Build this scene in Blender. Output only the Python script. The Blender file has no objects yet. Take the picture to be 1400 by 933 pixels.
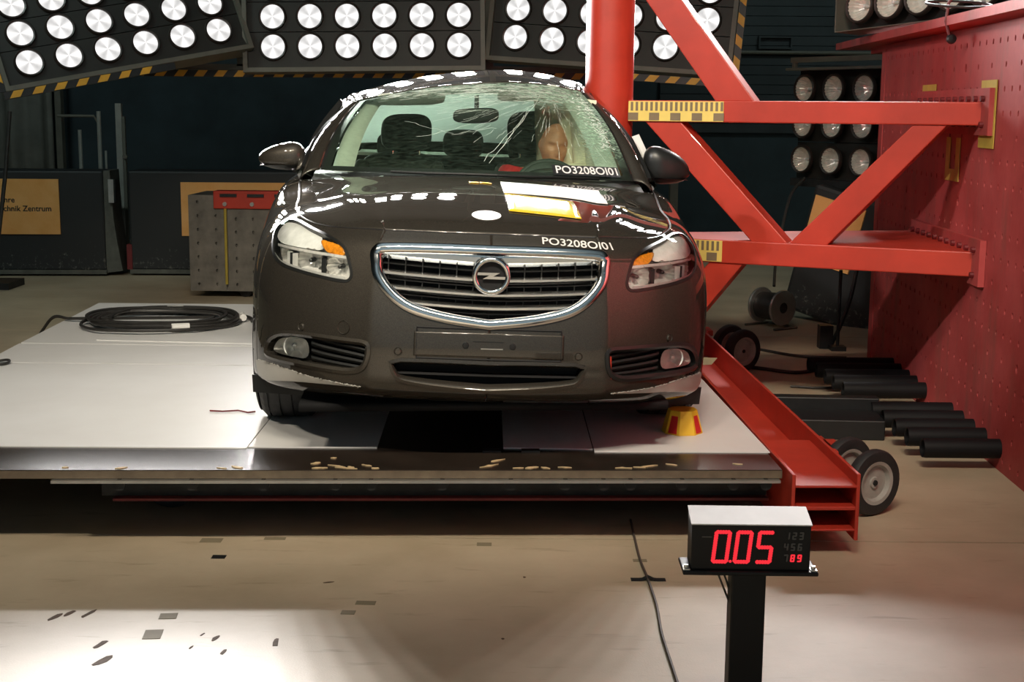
import bpy, math, random
import numpy as np
from mathutils import Vector, Matrix
R = math.radians
random.seed(7); rng = np.random.default_rng(7)
scene = bpy.context.scene
COL = scene.collection

# ------------------------------------------------------------------ camera, world, exposure
PITCH, ROLLC = R(9.45), R(0.5)
Fw = Vector((0, math.cos(PITCH), -math.sin(PITCH))); Up0 = Vector((0, math.sin(PITCH), math.cos(PITCH))); X0 = Vector((1, 0, 0))
Rt = X0*math.cos(ROLLC)+Up0*math.sin(ROLLC); Up = Up0*math.cos(ROLLC)-X0*math.sin(ROLLC)
cd = bpy.data.cameras.new('camera'); cam = bpy.data.objects.new('camera', cd); COL.objects.link(cam)
cd.sensor_width = 36; cd.lens = 1900/1400*36; cd.clip_start = .05
cam.matrix_world = Matrix(((Rt.x, Up.x, -Fw.x, 0), (Rt.y, Up.y, -Fw.y, 0), (Rt.z, Up.z, -Fw.z, 1.6), (0, 0, 0, 1)))
scene.camera = cam
wd = bpy.data.worlds.new('hall_dark'); scene.world = wd; wd.use_nodes = True
wd.node_tree.nodes['Background'].inputs[0].default_value = (.27, .72, 1.0, 1); wd.node_tree.nodes['Background'].inputs[1].default_value = .075
scene.view_settings.view_transform = 'Standard'; scene.view_settings.look = 'None'; scene.view_settings.exposure = 0; scene.view_settings.gamma = 1
scene.view_settings.use_curve_mapping = False

BANK_W = 60.0      # watts of each lit lamp of the rear bank
TIER_W = 260.0     # watts of each lamp of the upper tier
TRUSS_W = 265.0     # watts of each lamp on the trusses above and behind the camera

# ------------------------------------------------------------------ materials
MATS = {}
def mat(name, col, rough=.5, metal=0, var=.12, scale=8., bump=0., coat=0., spec=.5, emit=0., col2=None, bscale=None, streak=None):
    if name in MATS: return MATS[name]
    m = bpy.data.materials.new(name); m.use_nodes = True; nt = m.node_tree; N = nt.nodes; L = nt.links; b = N['Principled BSDF']
    tc = N.new('ShaderNodeTexCoord'); nz = N.new('ShaderNodeTexNoise'); nz.inputs['Scale'].default_value = scale; nz.inputs['Detail'].default_value = 6; nz.inputs['Roughness'].default_value = .6
    L.new(tc.outputs['Object'], nz.inputs['Vector'])
    rp = N.new('ShaderNodeValToRGB'); rp.color_ramp.elements[0].position = .3; rp.color_ramp.elements[1].position = .7
    c2 = col2 if col2 else tuple(min(1, c*(1+var)) for c in col); c1 = col if col2 else tuple(c*(1-var) for c in col)
    rp.color_ramp.elements[0].color = (*c1, 1); rp.color_ramp.elements[1].color = (*c2, 1)
    L.new(nz.outputs['Fac'], rp.inputs['Fac']); L.new(rp.outputs['Color'], b.inputs['Base Color'])
    if streak:      # rubbed and run-down stains, stretched downwards
        mp = N.new('ShaderNodeMapping'); mp.inputs['Scale'].default_value = (2.2, 2.2, .45); L.new(tc.outputs['Object'], mp.inputs[0]); n3 = N.new('ShaderNodeTexNoise'); n3.inputs['Scale'].default_value = 2.4; n3.inputs['Detail'].default_value = 9; n3.inputs['Roughness'].default_value = .7; L.new(mp.outputs[0], n3.inputs['Vector'])
        mr = N.new('ShaderNodeMapRange'); mr.inputs[1].default_value = .50; mr.inputs[2].default_value = .74; mr.inputs[4].default_value = .7; L.new(n3.outputs['Fac'], mr.inputs[0])
        mx = N.new('ShaderNodeMix'); mx.data_type = 'RGBA'; L.new(mr.outputs[0], mx.inputs[0]); L.new(rp.outputs['Color'], mx.inputs[6]); mx.inputs[7].default_value = (*streak, 1); L.new(mx.outputs[2], b.inputs['Base Color'])
    b.inputs['Roughness'].default_value = rough; b.inputs['Metallic'].default_value = metal; b.inputs['Coat Weight'].default_value = coat; b.inputs['Coat Roughness'].default_value = .03
    b.inputs['Specular IOR Level'].default_value = spec
    if bump:
        n2 = N.new('ShaderNodeTexNoise'); n2.inputs['Scale'].default_value = bscale or scale*6; n2.inputs['Detail'].default_value = 4; L.new(tc.outputs['Object'], n2.inputs['Vector'])
        bp = N.new('ShaderNodeBump'); bp.inputs['Strength'].default_value = bump; bp.inputs['Distance'].default_value = .01
        L.new(n2.outputs['Fac'], bp.inputs['Height']); L.new(bp.outputs['Normal'], b.inputs['Normal'])
    if emit:
        L.new(rp.outputs['Color'], b.inputs['Emission Color']); b.inputs['Emission Strength'].default_value = emit
    MATS[name] = m; return m
def glass(name, tint, gloss=1.0, haze=0., haze_col=(.7, .85, .75), attr=None):
    m = bpy.data.materials.new(name); m.use_nodes = True; nt = m.node_tree; N = nt.nodes; L = nt.links; N.clear()
    out = N.new('ShaderNodeOutputMaterial'); tr = N.new('ShaderNodeBsdfTransparent'); tr.inputs[0].default_value = (*tint, 1)
    gl = N.new('ShaderNodeBsdfGlossy'); gl.inputs['Roughness'].default_value = .01; fr = N.new('ShaderNodeFresnel'); fr.inputs[0].default_value = 1.45
    mu = N.new('ShaderNodeMath'); mu.operation = 'MULTIPLY'; mu.inputs[1].default_value = gloss; L.new(fr.outputs[0], mu.inputs[0])
    mx = N.new('ShaderNodeMixShader'); L.new(mu.outputs[0], mx.inputs[0]); L.new(tr.outputs[0], mx.inputs[1]); L.new(gl.outputs[0], mx.inputs[2]); last = mx
    if haze or attr:
        df = N.new('ShaderNodeBsdfDiffuse'); df.inputs[0].default_value = (*haze_col, 1); tl = N.new('ShaderNodeBsdfTranslucent'); tl.inputs[0].default_value = (*haze_col, 1)
        m1 = N.new('ShaderNodeMixShader'); m1.inputs[0].default_value = .5; L.new(df.outputs[0], m1.inputs[1]); L.new(tl.outputs[0], m1.inputs[2])
        m2 = N.new('ShaderNodeMixShader'); L.new(last.outputs[0], m2.inputs[1]); L.new(m1.outputs[0], m2.inputs[2])
        if attr:
            at = N.new('ShaderNodeAttribute'); at.attribute_name = attr; tc = N.new('ShaderNodeTexCoord'); mp = N.new('ShaderNodeMapping')
            mp.inputs['Rotation'].default_value = (0, 0, R(12)); mp.inputs['Scale'].default_value = (9, 30, 60); L.new(tc.outputs['Object'], mp.inputs[0])
            nz = N.new('ShaderNodeTexNoise'); nz.inputs['Scale'].default_value = 2.6; nz.inputs['Detail'].default_value = 9; nz.inputs['Roughness'].default_value = .75; L.new(mp.outputs[0], nz.inputs['Vector'])
            ma = N.new('ShaderNodeMapRange'); ma.inputs[1].default_value = .42; ma.inputs[2].default_value = .72; ma.inputs[3].default_value = .15; ma.inputs[4].default_value = 1.6; L.new(nz.outputs['Fac'], ma.inputs[0])
            mm = N.new('ShaderNodeMath'); mm.operation = 'MULTIPLY'; mm.use_clamp = True; L.new(at.outputs['Fac'], mm.inputs[0]); L.new(ma.outputs[0], mm.inputs[1]); L.new(mm.outputs[0], m2.inputs[0])
        else: m2.inputs[0].default_value = haze
        last = m2
    L.new(last.outputs[0], out.inputs[0]); MATS[name] = m; return m
def emitter(name, col, strength, pattern=False):
    m = bpy.data.materials.new(name); m.use_nodes = True; nt = m.node_tree; N = nt.nodes; L = nt.links; N.clear()
    out = N.new('ShaderNodeOutputMaterial'); em = N.new('ShaderNodeEmission'); em.inputs[0].default_value = (*col, 1); em.inputs[1].default_value = strength; L.new(em.outputs[0], out.inputs[0])
    if pattern:   # the moulded lens in front of the filament: soft radial wedges
        tc = N.new('ShaderNodeTexCoord'); sp = N.new('ShaderNodeSeparateXYZ'); L.new(tc.outputs['Object'], sp.inputs[0])
        at = N.new('ShaderNodeMath'); at.operation = 'ARCTAN2'; L.new(sp.outputs['X'], at.inputs[0]); L.new(sp.outputs['Z'], at.inputs[1])
        m4 = N.new('ShaderNodeMath'); m4.operation = 'MULTIPLY'; m4.inputs[1].default_value = 4; L.new(at.outputs[0], m4.inputs[0])
        cs = N.new('ShaderNodeMath'); cs.operation = 'COSINE'; L.new(m4.outputs[0], cs.inputs[0])
        nz = N.new('ShaderNodeTexNoise'); nz.inputs['Scale'].default_value = 30; L.new(tc.outputs['Object'], nz.inputs['Vector'])
        ad = N.new('ShaderNodeMath'); ad.operation = 'ADD'; L.new(cs.outputs[0], ad.inputs[0]); L.new(nz.outputs['Fac'], ad.inputs[1])
        mr = N.new('ShaderNodeMapRange'); mr.inputs[1].default_value = -1; mr.inputs[2].default_value = 1.8; mr.inputs[3].default_value = strength*.50; mr.inputs[4].default_value = strength*1.1
        L.new(ad.outputs[0], mr.inputs[0]); L.new(mr.outputs[0], em.inputs[1])
    MATS[name] = m; return m

# ------------------------------------------------------------------ mesh helpers
class MB:
    def __init__(s): s.v = []; s.f = []
    def add(s, V, F):
        o = len(s.v); s.v += [tuple(map(float, p)) for p in V]; s.f += [tuple(i+o for i in f) for f in F]; return s
    def box(s, a, b, M=None):
        (x0, y0, z0), (x1, y1, z1) = a, b
        V = [(x0,y0,z0),(x1,y0,z0),(x1,y1,z0),(x0,y1,z0),(x0,y0,z1),(x1,y0,z1),(x1,y1,z1),(x0,y1,z1)]
        if M: V = [M @ Vector(p) for p in V]
        return s.add(V, [(0,3,2,1),(4,5,6,7),(0,1,5,4),(1,2,6,5),(2,3,7,6),(3,0,4,7)])
    def prism(s, pts, d):
        """pts: planar 3D outline; d: extrusion vector"""
        n = len(pts); d = Vector(d); V = [Vector(p) for p in pts]+[Vector(p)+d for p in pts]
        return s.add(V, [tuple(range(n-1,-1,-1)), tuple(range(n,2*n))]+[(i,(i+1)%n,n+(i+1)%n,n+i) for i in range(n)])
    def tube(s, path, r, n=8, closed=False, caps=True):
        P = [Vector(p) for p in path]; m = len(P); rr = r if hasattr(r,'__len__') else [r]*m; V = []; up = Vector((0,0,1)); prev = None
        for i in range(m):
            t = (P[(i+1)%m]-P[i-1]) if closed else (P[min(i+1,m-1)]-P[max(i-1,0)]); t.normalize()
            if prev is None: a = t.cross(up if abs(t.z)<.9 else Vector((1,0,0))).normalized()
            else: a = (prev-t*prev.dot(t)).normalized()
            prev = a; b = t.cross(a)
            V += [P[i]+rr[i]*(a*math.cos(2*math.pi*k/n)+b*math.sin(2*math.pi*k/n)) for k in range(n)]
        F = []
        for i in range(m if closed else m-1):
            j = (i+1)%m
            F += [(i*n+k, i*n+(k+1)%n, j*n+(k+1)%n, j*n+k) for k in range(n)]
        if caps and not closed: F += [tuple(range(n-1,-1,-1)), tuple(range((m-1)*n, m*n))]
        return s.add(V, F)
    def cyl(s, a, b, r, n=16, r2=None): return s.tube([a, b], [r, r if r2 is None else r2], n)
    def lathe(s, prof, M=None, n=32, cap0=False, cap1=False):
        """prof: (r, h) pairs turned about local -Y axis: h runs along Y"""
        V = []; m = len(prof)
        for k in range(n):
            c, q = math.cos(2*math.pi*k/n), math.sin(2*math.pi*k/n)
            V += [Vector((r*c, h, r*q)) for r, h in prof]
        F = [(k*m+i, ((k+1)%n)*m+i, ((k+1)%n)*m+i+1, k*m+i+1) for k in range(n) for i in range(m-1)]
        if cap0: F.append(tuple(k*m for k in range(n-1,-1,-1)))
        if cap1: F.append(tuple(k*m+m-1 for k in range(n)))
        if M: V = [M @ p for p in V]
        return s.add(V, F)
    def grid(s, P):
        P = np.asarray(P); a, b = P.shape[:2]
        return s.add(P.reshape(-1,3), [(i*b+j,(i+1)*b+j,(i+1)*b+j+1,i*b+j+1) for i in range(a-1) for j in range(b-1)])
    def build(s, name, m, parent=None, smooth=False, solid=0, bevel=0, fn=None, angle=None):
        V = s.v
        if fn is not None: V = [tuple(p) for p in fn(np.array(V, float))]
        me = bpy.data.meshes.new(name); me.from_pydata(V, [], s.f); me.update(); me.validate()
        return link(name, me, m, parent, smooth, solid, bevel)
def link(name, me, m, parent=None, smooth=False, solid=0, bevel=0):
    o = bpy.data.objects.new(name, me); COL.objects.link(o)
    if m and not me.materials: me.materials.append(m)
    if parent: o.parent = parent
    if smooth:
        me.polygons.foreach_set('use_smooth', [True]*len(me.polygons)); me.set_sharp_from_angle(angle=R(smooth if smooth > 1 else 40))
    if solid:
        md = o.modifiers.new('thickness', 'SOLIDIFY'); md.thickness = solid; md.offset = -1
    if bevel:
        md = o.modifiers.new('bevel', 'BEVEL'); md.width = bevel; md.segments = 2; md.limit_method = 'ANGLE'; md.angle_limit = R(40)
    return o
def empty(name, loc=(0,0,0), rz=0, M=None):
    o = bpy.data.objects.new(name, None); COL.objects.link(o); o.empty_display_size = .1
    if M is not None: o.matrix_world = M
    else: o.location = loc; o.rotation_euler = (0, 0, rz)
    return o
def tag(o, label, cat=None, group=None):
    o['label'] = label
    if cat: o['category'] = cat
    if group: o['group'] = group
    return o
def struct(o, label=None):
    o['kind'] = 'structure'
    if label: o['label'] = label; o['category'] = 'setting'
    return o
def copy_tree(o, parent=None):
    c = o.copy(); COL.objects.link(c)
    if parent: c.parent = parent
    for ch in list(o.children): copy_tree(ch, c)
    return c
def text_data(s, size=1., depth=0., bold=.0):
    cu = bpy.data.curves.new('lettering', 'FONT'); cu.body = s; cu.size = size; cu.extrude = depth; cu.offset = bold*size; cu.resolution_u = 4
    o = bpy.data.objects.new('lettering', cu); COL.objects.link(o); dg = bpy.context.evaluated_depsgraph_get()
    me = bpy.data.meshes.new_from_object(o.evaluated_get(dg)); bpy.data.objects.remove(o); bpy.data.curves.remove(cu)
    V = np.array([v.co[:] for v in me.vertices]); F = [tuple(p.vertices) for p in me.polygons]; bpy.data.meshes.remove(me); return V, F
def rounded(w, h, r, n=5):
    out = []
    for cx, cy, a0 in ((w/2-r, h/2-r, 0), (-w/2+r, h/2-r, 90), (-w/2+r, -h/2+r, 180), (w/2-r, -h/2+r, 270)):
        out += [(cx+r*math.cos(R(a0+90*k/n)), cy+r*math.sin(R(a0+90*k/n))) for k in range(n+1)]
    return out

M_black = mat('black_plastic', (.012,.013,.014), .45, var=.25, scale=20)
M_rubber = mat('black_rubber', (.02,.02,.021), .62, var=.25, scale=14, bump=.1)
M_red = mat('red_rig_paint', (.50,.042,.022), .42, var=.16, scale=3.5, bump=.06, coat=.15)
M_redold = mat('worn_red_paint', (.40,.045,.042), .6, scale=2.6, col2=(.58,.10,.095), bump=.10, bscale=30, streak=(.20,.085,.06))
M_reddark = mat('dark_red_paint', (.16,.014,.016), .5, var=.3, scale=5)
M_steel = mat('dark_steel', (.035,.036,.037), .5, metal=.6, var=.3, scale=9, bump=.06)
M_rimg = mat('grey_wheel_rim', (.36,.35,.32), .45, var=.15, scale=20)
M_alu = mat('aluminium', (.55,.55,.53), .35, metal=.9, var=.12, scale=12)
M_grey = mat('grey_frame_paint', (.13,.125,.10), .5, var=.15, scale=8)
M_white = mat('white_paper', (.86,.85,.82), .6, var=.03)
M_yellow = mat('yellow_marker', (.85,.52,.03), .5, var=.06)
M_hazy = mat('hazard_amber', (.72,.36,.03), .5, var=.1)
M_orange = mat('orange_board', (.80,.36,.09), .55, scale=5, col2=(.88,.46,.16))
M_chrome = mat('chrome', (.88,.88,.87), .10, metal=1, var=.02)
M_cable = mat('cable_black', (.03,.028,.026), .45, var=.3, scale=20)
# ------------------------------------------------------------------ the hall
def floor_mat():
    m = bpy.data.materials.new('painted_concrete'); m.use_nodes = True; nt = m.node_tree; N = nt.nodes; L = nt.links; b = N['Principled BSDF']
    tc = N.new('ShaderNodeTexCoord')
    def noise(sc, det=6, mp=None):
        n = N.new('ShaderNodeTexNoise'); n.inputs['Scale'].default_value = sc; n.inputs['Detail'].default_value = det; n.inputs['Roughness'].default_value = .62
        if mp:
            q = N.new('ShaderNodeMapping'); q.inputs['Scale'].default_value = mp; q.inputs['Rotation'].default_value = (0,0,R(20)); L.new(tc.outputs['Object'], q.inputs[0]); L.new(q.outputs[0], n.inputs['Vector'])
        else: L.new(tc.outputs['Object'], n.inputs['Vector'])
        return n
    r1 = N.new('ShaderNodeValToRGB'); r1.color_ramp.elements[0].position = .32; r1.color_ramp.elements[1].position = .66
    r1.color_ramp.elements[0].color = (.43,.345,.235,1); r1.color_ramp.elements[1].color = (.56,.46,.33,1); L.new(noise(1.6).outputs['Fac'], r1.inputs[0])
    r2 = N.new('ShaderNodeValToRGB'); r2.color_ramp.elements[0].position = .60; r2.color_ramp.elements[1].position = .76; r2.color_ramp.elements[0].color = (1,1,1,1); r2.color_ramp.elements[1].color = (.62,.58,.52,1)
    L.new(noise(3.2, 8, (1,5,1)).outputs['Fac'], r2.inputs[0])
    mx = N.new('ShaderNodeMix'); mx.data_type = 'RGBA'; mx.blend_type = 'MULTIPLY'; mx.inputs[0].default_value = 1; L.new(r1.outputs[0], mx.inputs[6]); L.new(r2.outputs[0], mx.inputs[7]); L.new(mx.outputs[2], b.inputs['Base Color'])
    b.inputs['Roughness'].default_value = .5
    bp = N.new('ShaderNodeBump'); bp.inputs['Strength'].default_value = .12; bp.inputs['Distance'].default_value = .004; L.new(noise(160, 3).outputs['Fac'], bp.inputs['Height']); L.new(bp.outputs[0], b.inputs['Normal'])
    return m
M_floor = floor_mat()
M_joint = mat('floor_joint', (.03,.028,.025), .8)
fl = MB().box((-10,-5,-.12),(9,17,-.012)).build('floor', M_joint); struct(fl, 'beige painted concrete floor of the test hall')
for y0, y1 in ((-5,5.055),(5.067,9.9),(9.908,16.9)):
    MB().box((-9.9,y0,-.013),(8.9,y1,0)).build('floor_slab', M_floor, fl)
M_wall = mat('dark_hall_wall', (.028,.046,.055), .8, var=.25, scale=2, bump=.05)
M_siding = mat('dark_siding', (.034,.044,.048), .7, var=.2, scale=3)
wb = MB().box((-10,17,0),(9,17.2,7)).build('wall_back', M_wall); struct(wb, 'dark back wall of the hall')
for k in range(26):      # horizontal cladding boards, upper right of the back wall
    MB().box((1.75,16.93,1.35+k*.115),(7,17.0,1.35+k*.115+.108)).build('cladding_board', M_siding, wb)
struct(MB().box((-10.2,-5,0),(-10,17,7)).build('wall_left', M_wall), 'dark left wall of the hall')
struct(MB().box((9,-5,0),(9.2,17,7)).build('wall_right', M_wall), 'dark right wall of the hall')
struct(MB().box((-10,-5.2,0),(9,-5,7)).build('wall_front', M_wall), 'dark wall behind the camera')
struct(MB().box((-10,-5.2,7),(9,17.2,7.2)).build('ceiling', M_wall), 'dark hall ceiling')
# rail, box and pilaster on the back wall
tr = MB().tube([(1.75,16.86,2.30),(6,16.86,2.30)],.022,8).build('trim_1', M_grey); struct(tr, 'thin grey pipe running along the back wall')
w1 = MB(); 
for a,b in (((2.90,16.86,2.34),(3.30,16.93,2.36)),((2.90,16.86,2.47),(3.30,16.93,2.49)),((2.90,16.86,2.36),(2.92,16.93,2.47)),((3.28,16.86,2.36),(3.30,16.93,2.47))): w1.box(a,b)
struct(w1.build('window_1', M_siding), 'small dark window frame high on the back wall')
M_curt = mat('grey_curtain', (.17,.17,.15), .8, var=.25, scale=3)
cu = MB(); xs = np.linspace(-7.6,-5.42,90); ys = 16.6+.07*np.sin(xs*13)+.03*np.sin(xs*29)
cu.grid(np.stack([np.stack([xs,ys,np.full_like(xs,z)],-1) for z in (.05,1.5,3.4)],0)); o = cu.build('hall_curtain', M_curt, None, True, .01)
tag(o, 'grey pleated curtain hanging on the far left of the back wall', 'curtain')
o = MB().box((-5.38,16.5,0),(-5.31,16.62,3.5)).build('curtain_post', M_grey); tag(o, 'grey post at the right edge of the pleated curtain', 'post')

# padded barriers with orange boards
M_pad = mat('black_padding', (.018,.019,.02), .6, scale=6, col2=(.03,.031,.031), bump=.12, bscale=40)
M_padedge = mat('worn_pad_edge', (.10,.10,.085), .7, var=.3, scale=10)
def pad_mat():
    m = bpy.data.materials.new('scuffed_padding'); m.use_nodes = True; nt = m.node_tree; N = nt.nodes; L = nt.links; b = N['Principled BSDF']; tc = N.new('ShaderNodeTexCoord')
    n = N.new('ShaderNodeTexNoise'); n.inputs['Scale'].default_value = 22; n.inputs['Detail'].default_value = 8; n.inputs['Roughness'].default_value = .75; L.new(tc.outputs['Object'], n.inputs['Vector'])
    sp = N.new('ShaderNodeSeparateXYZ'); L.new(tc.outputs['Object'], sp.inputs[0]); mr = N.new('ShaderNodeMapRange'); mr.inputs[1].default_value = .1; mr.inputs[2].default_value = .5; mr.inputs[3].default_value = .16; mr.inputs[4].default_value = 0; L.new(sp.outputs['Z'], mr.inputs[0])
    ad = N.new('ShaderNodeMath'); L.new(n.outputs['Fac'], ad.inputs[0]); L.new(mr.outputs[0], ad.inputs[1])
    rp = N.new('ShaderNodeValToRGB'); rp.color_ramp.elements[0].position = .70; rp.color_ramp.elements[1].position = .80; rp.color_ramp.elements[0].color = (.017,.018,.019,1); rp.color_ramp.elements[1].color = (.16,.16,.14,1)
    L.new(ad.outputs[0], rp.inputs[0]); L.new(rp.outputs[0], b.inputs['Base Color']); b.inputs['Roughness'].default_value = .6; return m
M_scuff = pad_mat()
def barrier(x0, x1, y, rz, label, board, text=None):
    t = tag(empty('padded_barrier', (x0, y, 0), rz), label, 'barrier'); w = x1-x0
    MB().box((0,0,.05),(w,.45,1.0)).build('pad', M_scuff, t, bevel=.02)
    MB().box((-.005,-.012,.02),(w+.005,.46,.06)).build('bottom_rail', M_padedge, t)
    if board:
        bx0, bx1, bz0, bz1 = board
        ob = MB().box((bx0,-.018,bz0),(bx1,-.002,bz1)).build('orange_board', M_orange, t)
        for k,(s,sz,tx,tz) in enumerate(text or ()):
            V,F = text_data(s, sz, 0, .018); mb = MB(); mb.add(np.stack([tx-V[:,0].max()+V[:,0], np.full(len(V),-.0195), tz+V[:,1]],-1), F); mb.build('lettering', M_black, ob)
    return t, w
b1, w = barrier(-6.0,-3.87,13.05,R(3.5),'black padded barrier with an orange lettered board, far left of the hall',(.95,1.72,.40,.92),(('30 Jahre',.074,1.31,.70),('Technik Zentrum',.074,1.645,.618)))
e = MB(); e.prism([(0,0,.03),(.15,0,.05),(.11,0,.3),(.08,0,.55),(.06,0,1.0),(0,0,1.0)],(0,.4,0)); eo = e.build('end_cheek', M_padedge, b1); eo.location = (w,.02,0)
ph = MB().box((w+.05,-.02,.70),(w+.10,.06,.92)).build('latch', M_alu, b1)
b2, w2 = barrier(-3.66,-.4,13.25,R(2),'black padded barrier behind the perforated grey block',(.50,1.62,.385,.895))
e = MB().box((-.03,-.01,.06),(.02,.3,.30)).build('bracket', M_reddark, b2)
# posts behind the barriers
M_post = mat('pale_post', (.30,.30,.27), .5, var=.15)
p = empty('slim_post', (-3.98,14.2,0)); tag(p, 'pale slim post standing between the two padded barriers', 'post')
MB().box((-.035,-.03,0),(.025,.03,1.63)).build('upright', M_post, p); MB().box((.025,-.02,0),(.055,.02,1.5)).build('channel', M_grey, p); MB().cyl((.05,-.05,1.1),(.05,-.02,1.1),.025,10).build('knob', M_grey, p)
p = empty('pipe_stand', (-4.25,14.4,0)); tag(p, 'grey pipe stand with a bracket arm behind the left barrier', 'stand')
MB().tube([(.0,0,0),(.0,0,1.55)],.022,8).build('upright', M_post, p); MB().tube([(.06,0,0),(.06,0,1.15)],.012,8).build('side_rod', M_post, p)
MB().tube([(-.20,0,0),(-.20,0,1.36)],.02,8).build('upright', M_post, p); MB().tube([(-.42,0,1.50),(-.05,0,1.50),(0,0,1.42)],.015,8).build('arm', M_grey, p)
o = MB().tube([(-4.28,11.95,1.55),(-4.33,11.9,1.0),(-4.42,11.9,.43),(-4.5,11.9,.02)],.018,8).build('hanging_cable', M_cable); tag(o, 'thick dark cable hanging in front of the left orange board', 'cable')
o = MB().box((-5.3,12.1,0),(-4.42,12.5,.06)).build('floor_plank', M_steel); tag(o, 'dark flat plank lying on the floor below the left barrier', 'plank')
o = MB().box((1.62,14.4,0),(1.70,14.55,1.6)).build('steel_post', M_grey); tag(o, 'grey steel post in the dark behind the right door mirror', 'post')

# perforated plates: real holes
def perforated(w, h, nx, nz, rad, depth, skip=None, oct=8):
    """plate face in local XZ looking to -Y, every hole a real recess"""
    mb = MB(); cw, ch = w/nx, h/nz
    for i in range(nx):
        for k in range(nz):
            x0, z0 = i*cw, k*ch; cx, cz = x0+cw/2, z0+ch/2; r = rad(i,k)
            if r <= 0:
                mb.add([(x0,0,z0),(x0+cw,0,z0),(x0+cw,0,z0+ch),(x0,0,z0+ch)],[(0,1,2,3)]); continue
            C = [(x0,0,z0),(x0+cw,0,z0),(x0+cw,0,z0+ch),(x0,0,z0+ch)]
            H = [(cx+r*math.cos(R(225+45*q)),0,cz+r*1.35*math.sin(R(225+45*q))) for q in range(8)]; H2 = [(a,depth,c) for a,_,c in H]
            F = []
            for q in range(4):
                F += [(q,(q+1)%4,4+(2*q+1)%8),(q,4+(2*q+1)%8,4+2*q),((q+1)%4,4+(2*q+2)%8,4+(2*q+1)%8)]
            F += [(4+q,4+(q+1)%8,12+(q+1)%8,12+q) for q in range(8)]+[tuple(range(12,20))]
            mb.add(C+H+H2, F)
    return mb
M_perf = mat('perforated_grey_steel', (.12,.11,.095), .5, metal=.2, scale=7, col2=(.24,.22,.19), bump=.1)
t = tag(empty('perforated_block', (-2.735,11.72,0), R(-2)), 'grey perforated steel block on castors, red clamp bar on top', 'block')
MB().box((0,.06,.06),(2.0,.62,.87)).build('body', M_perf, t)
perforated(.40-.09,.81,2,7,lambda i,k:.011,.03).build('perforated_plate', M_perf, t).location = (0,.0,.06)
o = perforated(1.60,.78,11,7,lambda i,k:.011,.03).build('perforated_plate', M_perf, t); o.location = (.33,.0,.06)
MB().box((.0,.002,.06),(2,.06,.065)).box((0,.031,.06),(2,.06,.87)).build('front_frame', M_perf, t)
MB().cyl((.315,-.012,.12),(.315,-.012,.80),.012,8).build('yellow_rod', mat('dull_yellow',(.45,.34,.05),.5), t)
cb = MB().box((.22,-.03,.76),(1.9,.12,.91)).build('clamp_bar', M_red, t, bevel=.008)
for k in range(7):
    MB().cyl((.32+k*.23,-.05,.80),(.32+k*.23,-.03,.80),.018,8).build('bolt', M_alu, cb)
    MB().box((.28+k*.23,-.045,.86),(.42+k*.23,-.03,.885)).build('slot', M_steel, cb)
for x in (.45,1.6):
    for y in (.1,.55): MB().lathe([(.0,-.02),(.05,-.02),(.06,-.012),(.06,.012),(.05,.02),(0,.02)],Matrix.Translation((x,y,.06)),20).build('castor', M_steel, t, True)

# ------------------------------------------------------------------ lamp panels
LENS = emitter('lit_lens', (1.0,.985,.97), 1.15, True)
M_bowl = mat('lamp_reflector', (.72,.70,.62), .2, metal=.3, var=.15, scale=30)
M_panel = mat('lamp_panel_black', (.020,.020,.017), .55, var=.2, scale=10)
M_clear = glass('clear_lens', (.97,.98,.97), 1.0)
M_rim = mat('lamp_rim', (.03,.022,.018), .4, var=.2)
def lamp_meshes():
    rim = MB().lathe([(.093,.012),(.093,-.012),(.104,-.016),(.110,-.010),(.112,.012)],None,32); a = rim.build('lamp', M_rim, None, True)
    ln = MB().lathe([(.0,-.010),(.03,-.0095),(.06,-.006),(.094,.002)],None,32); b = ln.build('lens', LENS, a, True)
    bw = [];                                      # faceted bowl of an unlit lamp
    V = []; F = []; n = 48; prof = [(.094,-.004),(.080,.03),(.058,.055),(.03,.072),(.012,.078)]
    for k in range(n):
        q = 1+(.02 if k%2 else -.02)
        for r, h in prof: V.append((r*q*math.cos(2*math.pi*k/n), h, r*q*math.sin(2*math.pi*k/n)))
    m = len(prof); F = [(k*m+i,((k+1)%n)*m+i,((k+1)%n)*m+i+1,k*m+i+1) for k in range(n) for i in range(m-1)]
    c = MB().add(V,F).add([(.012*math.cos(2*math.pi*k/8),.078,.012*math.sin(2*math.pi*k/8)) for k in range(8)],[tuple(range(8))]).build('reflector', M_bowl, None)
    d = MB().lathe([(0,.03),(.010,.034),(.012,.05),(.008,.078)],None,10).build('bulb', M_white, None, True)
    return a, b, c, d
LA, LB, LC, LD = lamp_meshes()
def lamp(parent, loc, lit=True, watts=BANK_W, cone=100):
    a = LA.copy(); COL.objects.link(a); a.parent = parent; a.location = loc
    if lit:
        b = LB.copy(); COL.objects.link(b); b.parent = a
        ld = bpy.data.lights.get('lamp_beam_%d_%d' % (watts, cone*2))
        if not ld:
            ld = bpy.data.lights.new('lamp_beam_%d_%d' % (watts, cone*2), 'SPOT'); ld.energy = watts; ld.spot_size = R(cone); ld.spot_blend = .6 if cone != 51.5 else 1.0; ld.shadow_soft_size = .08; ld.color = (1,.89,.72) if cone == 51.5 else (1,.965,.94)
        lo = bpy.data.objects.new('lamp_beam', ld); COL.objects.link(lo); lo.parent = a; lo.location = (0,-.03,0); lo.rotation_euler = (R(-90),0,0)
    else:
        for q in (LC, LD):
            c = q.copy(); COL.objects.link(c); c.parent = a
    return a
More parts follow.
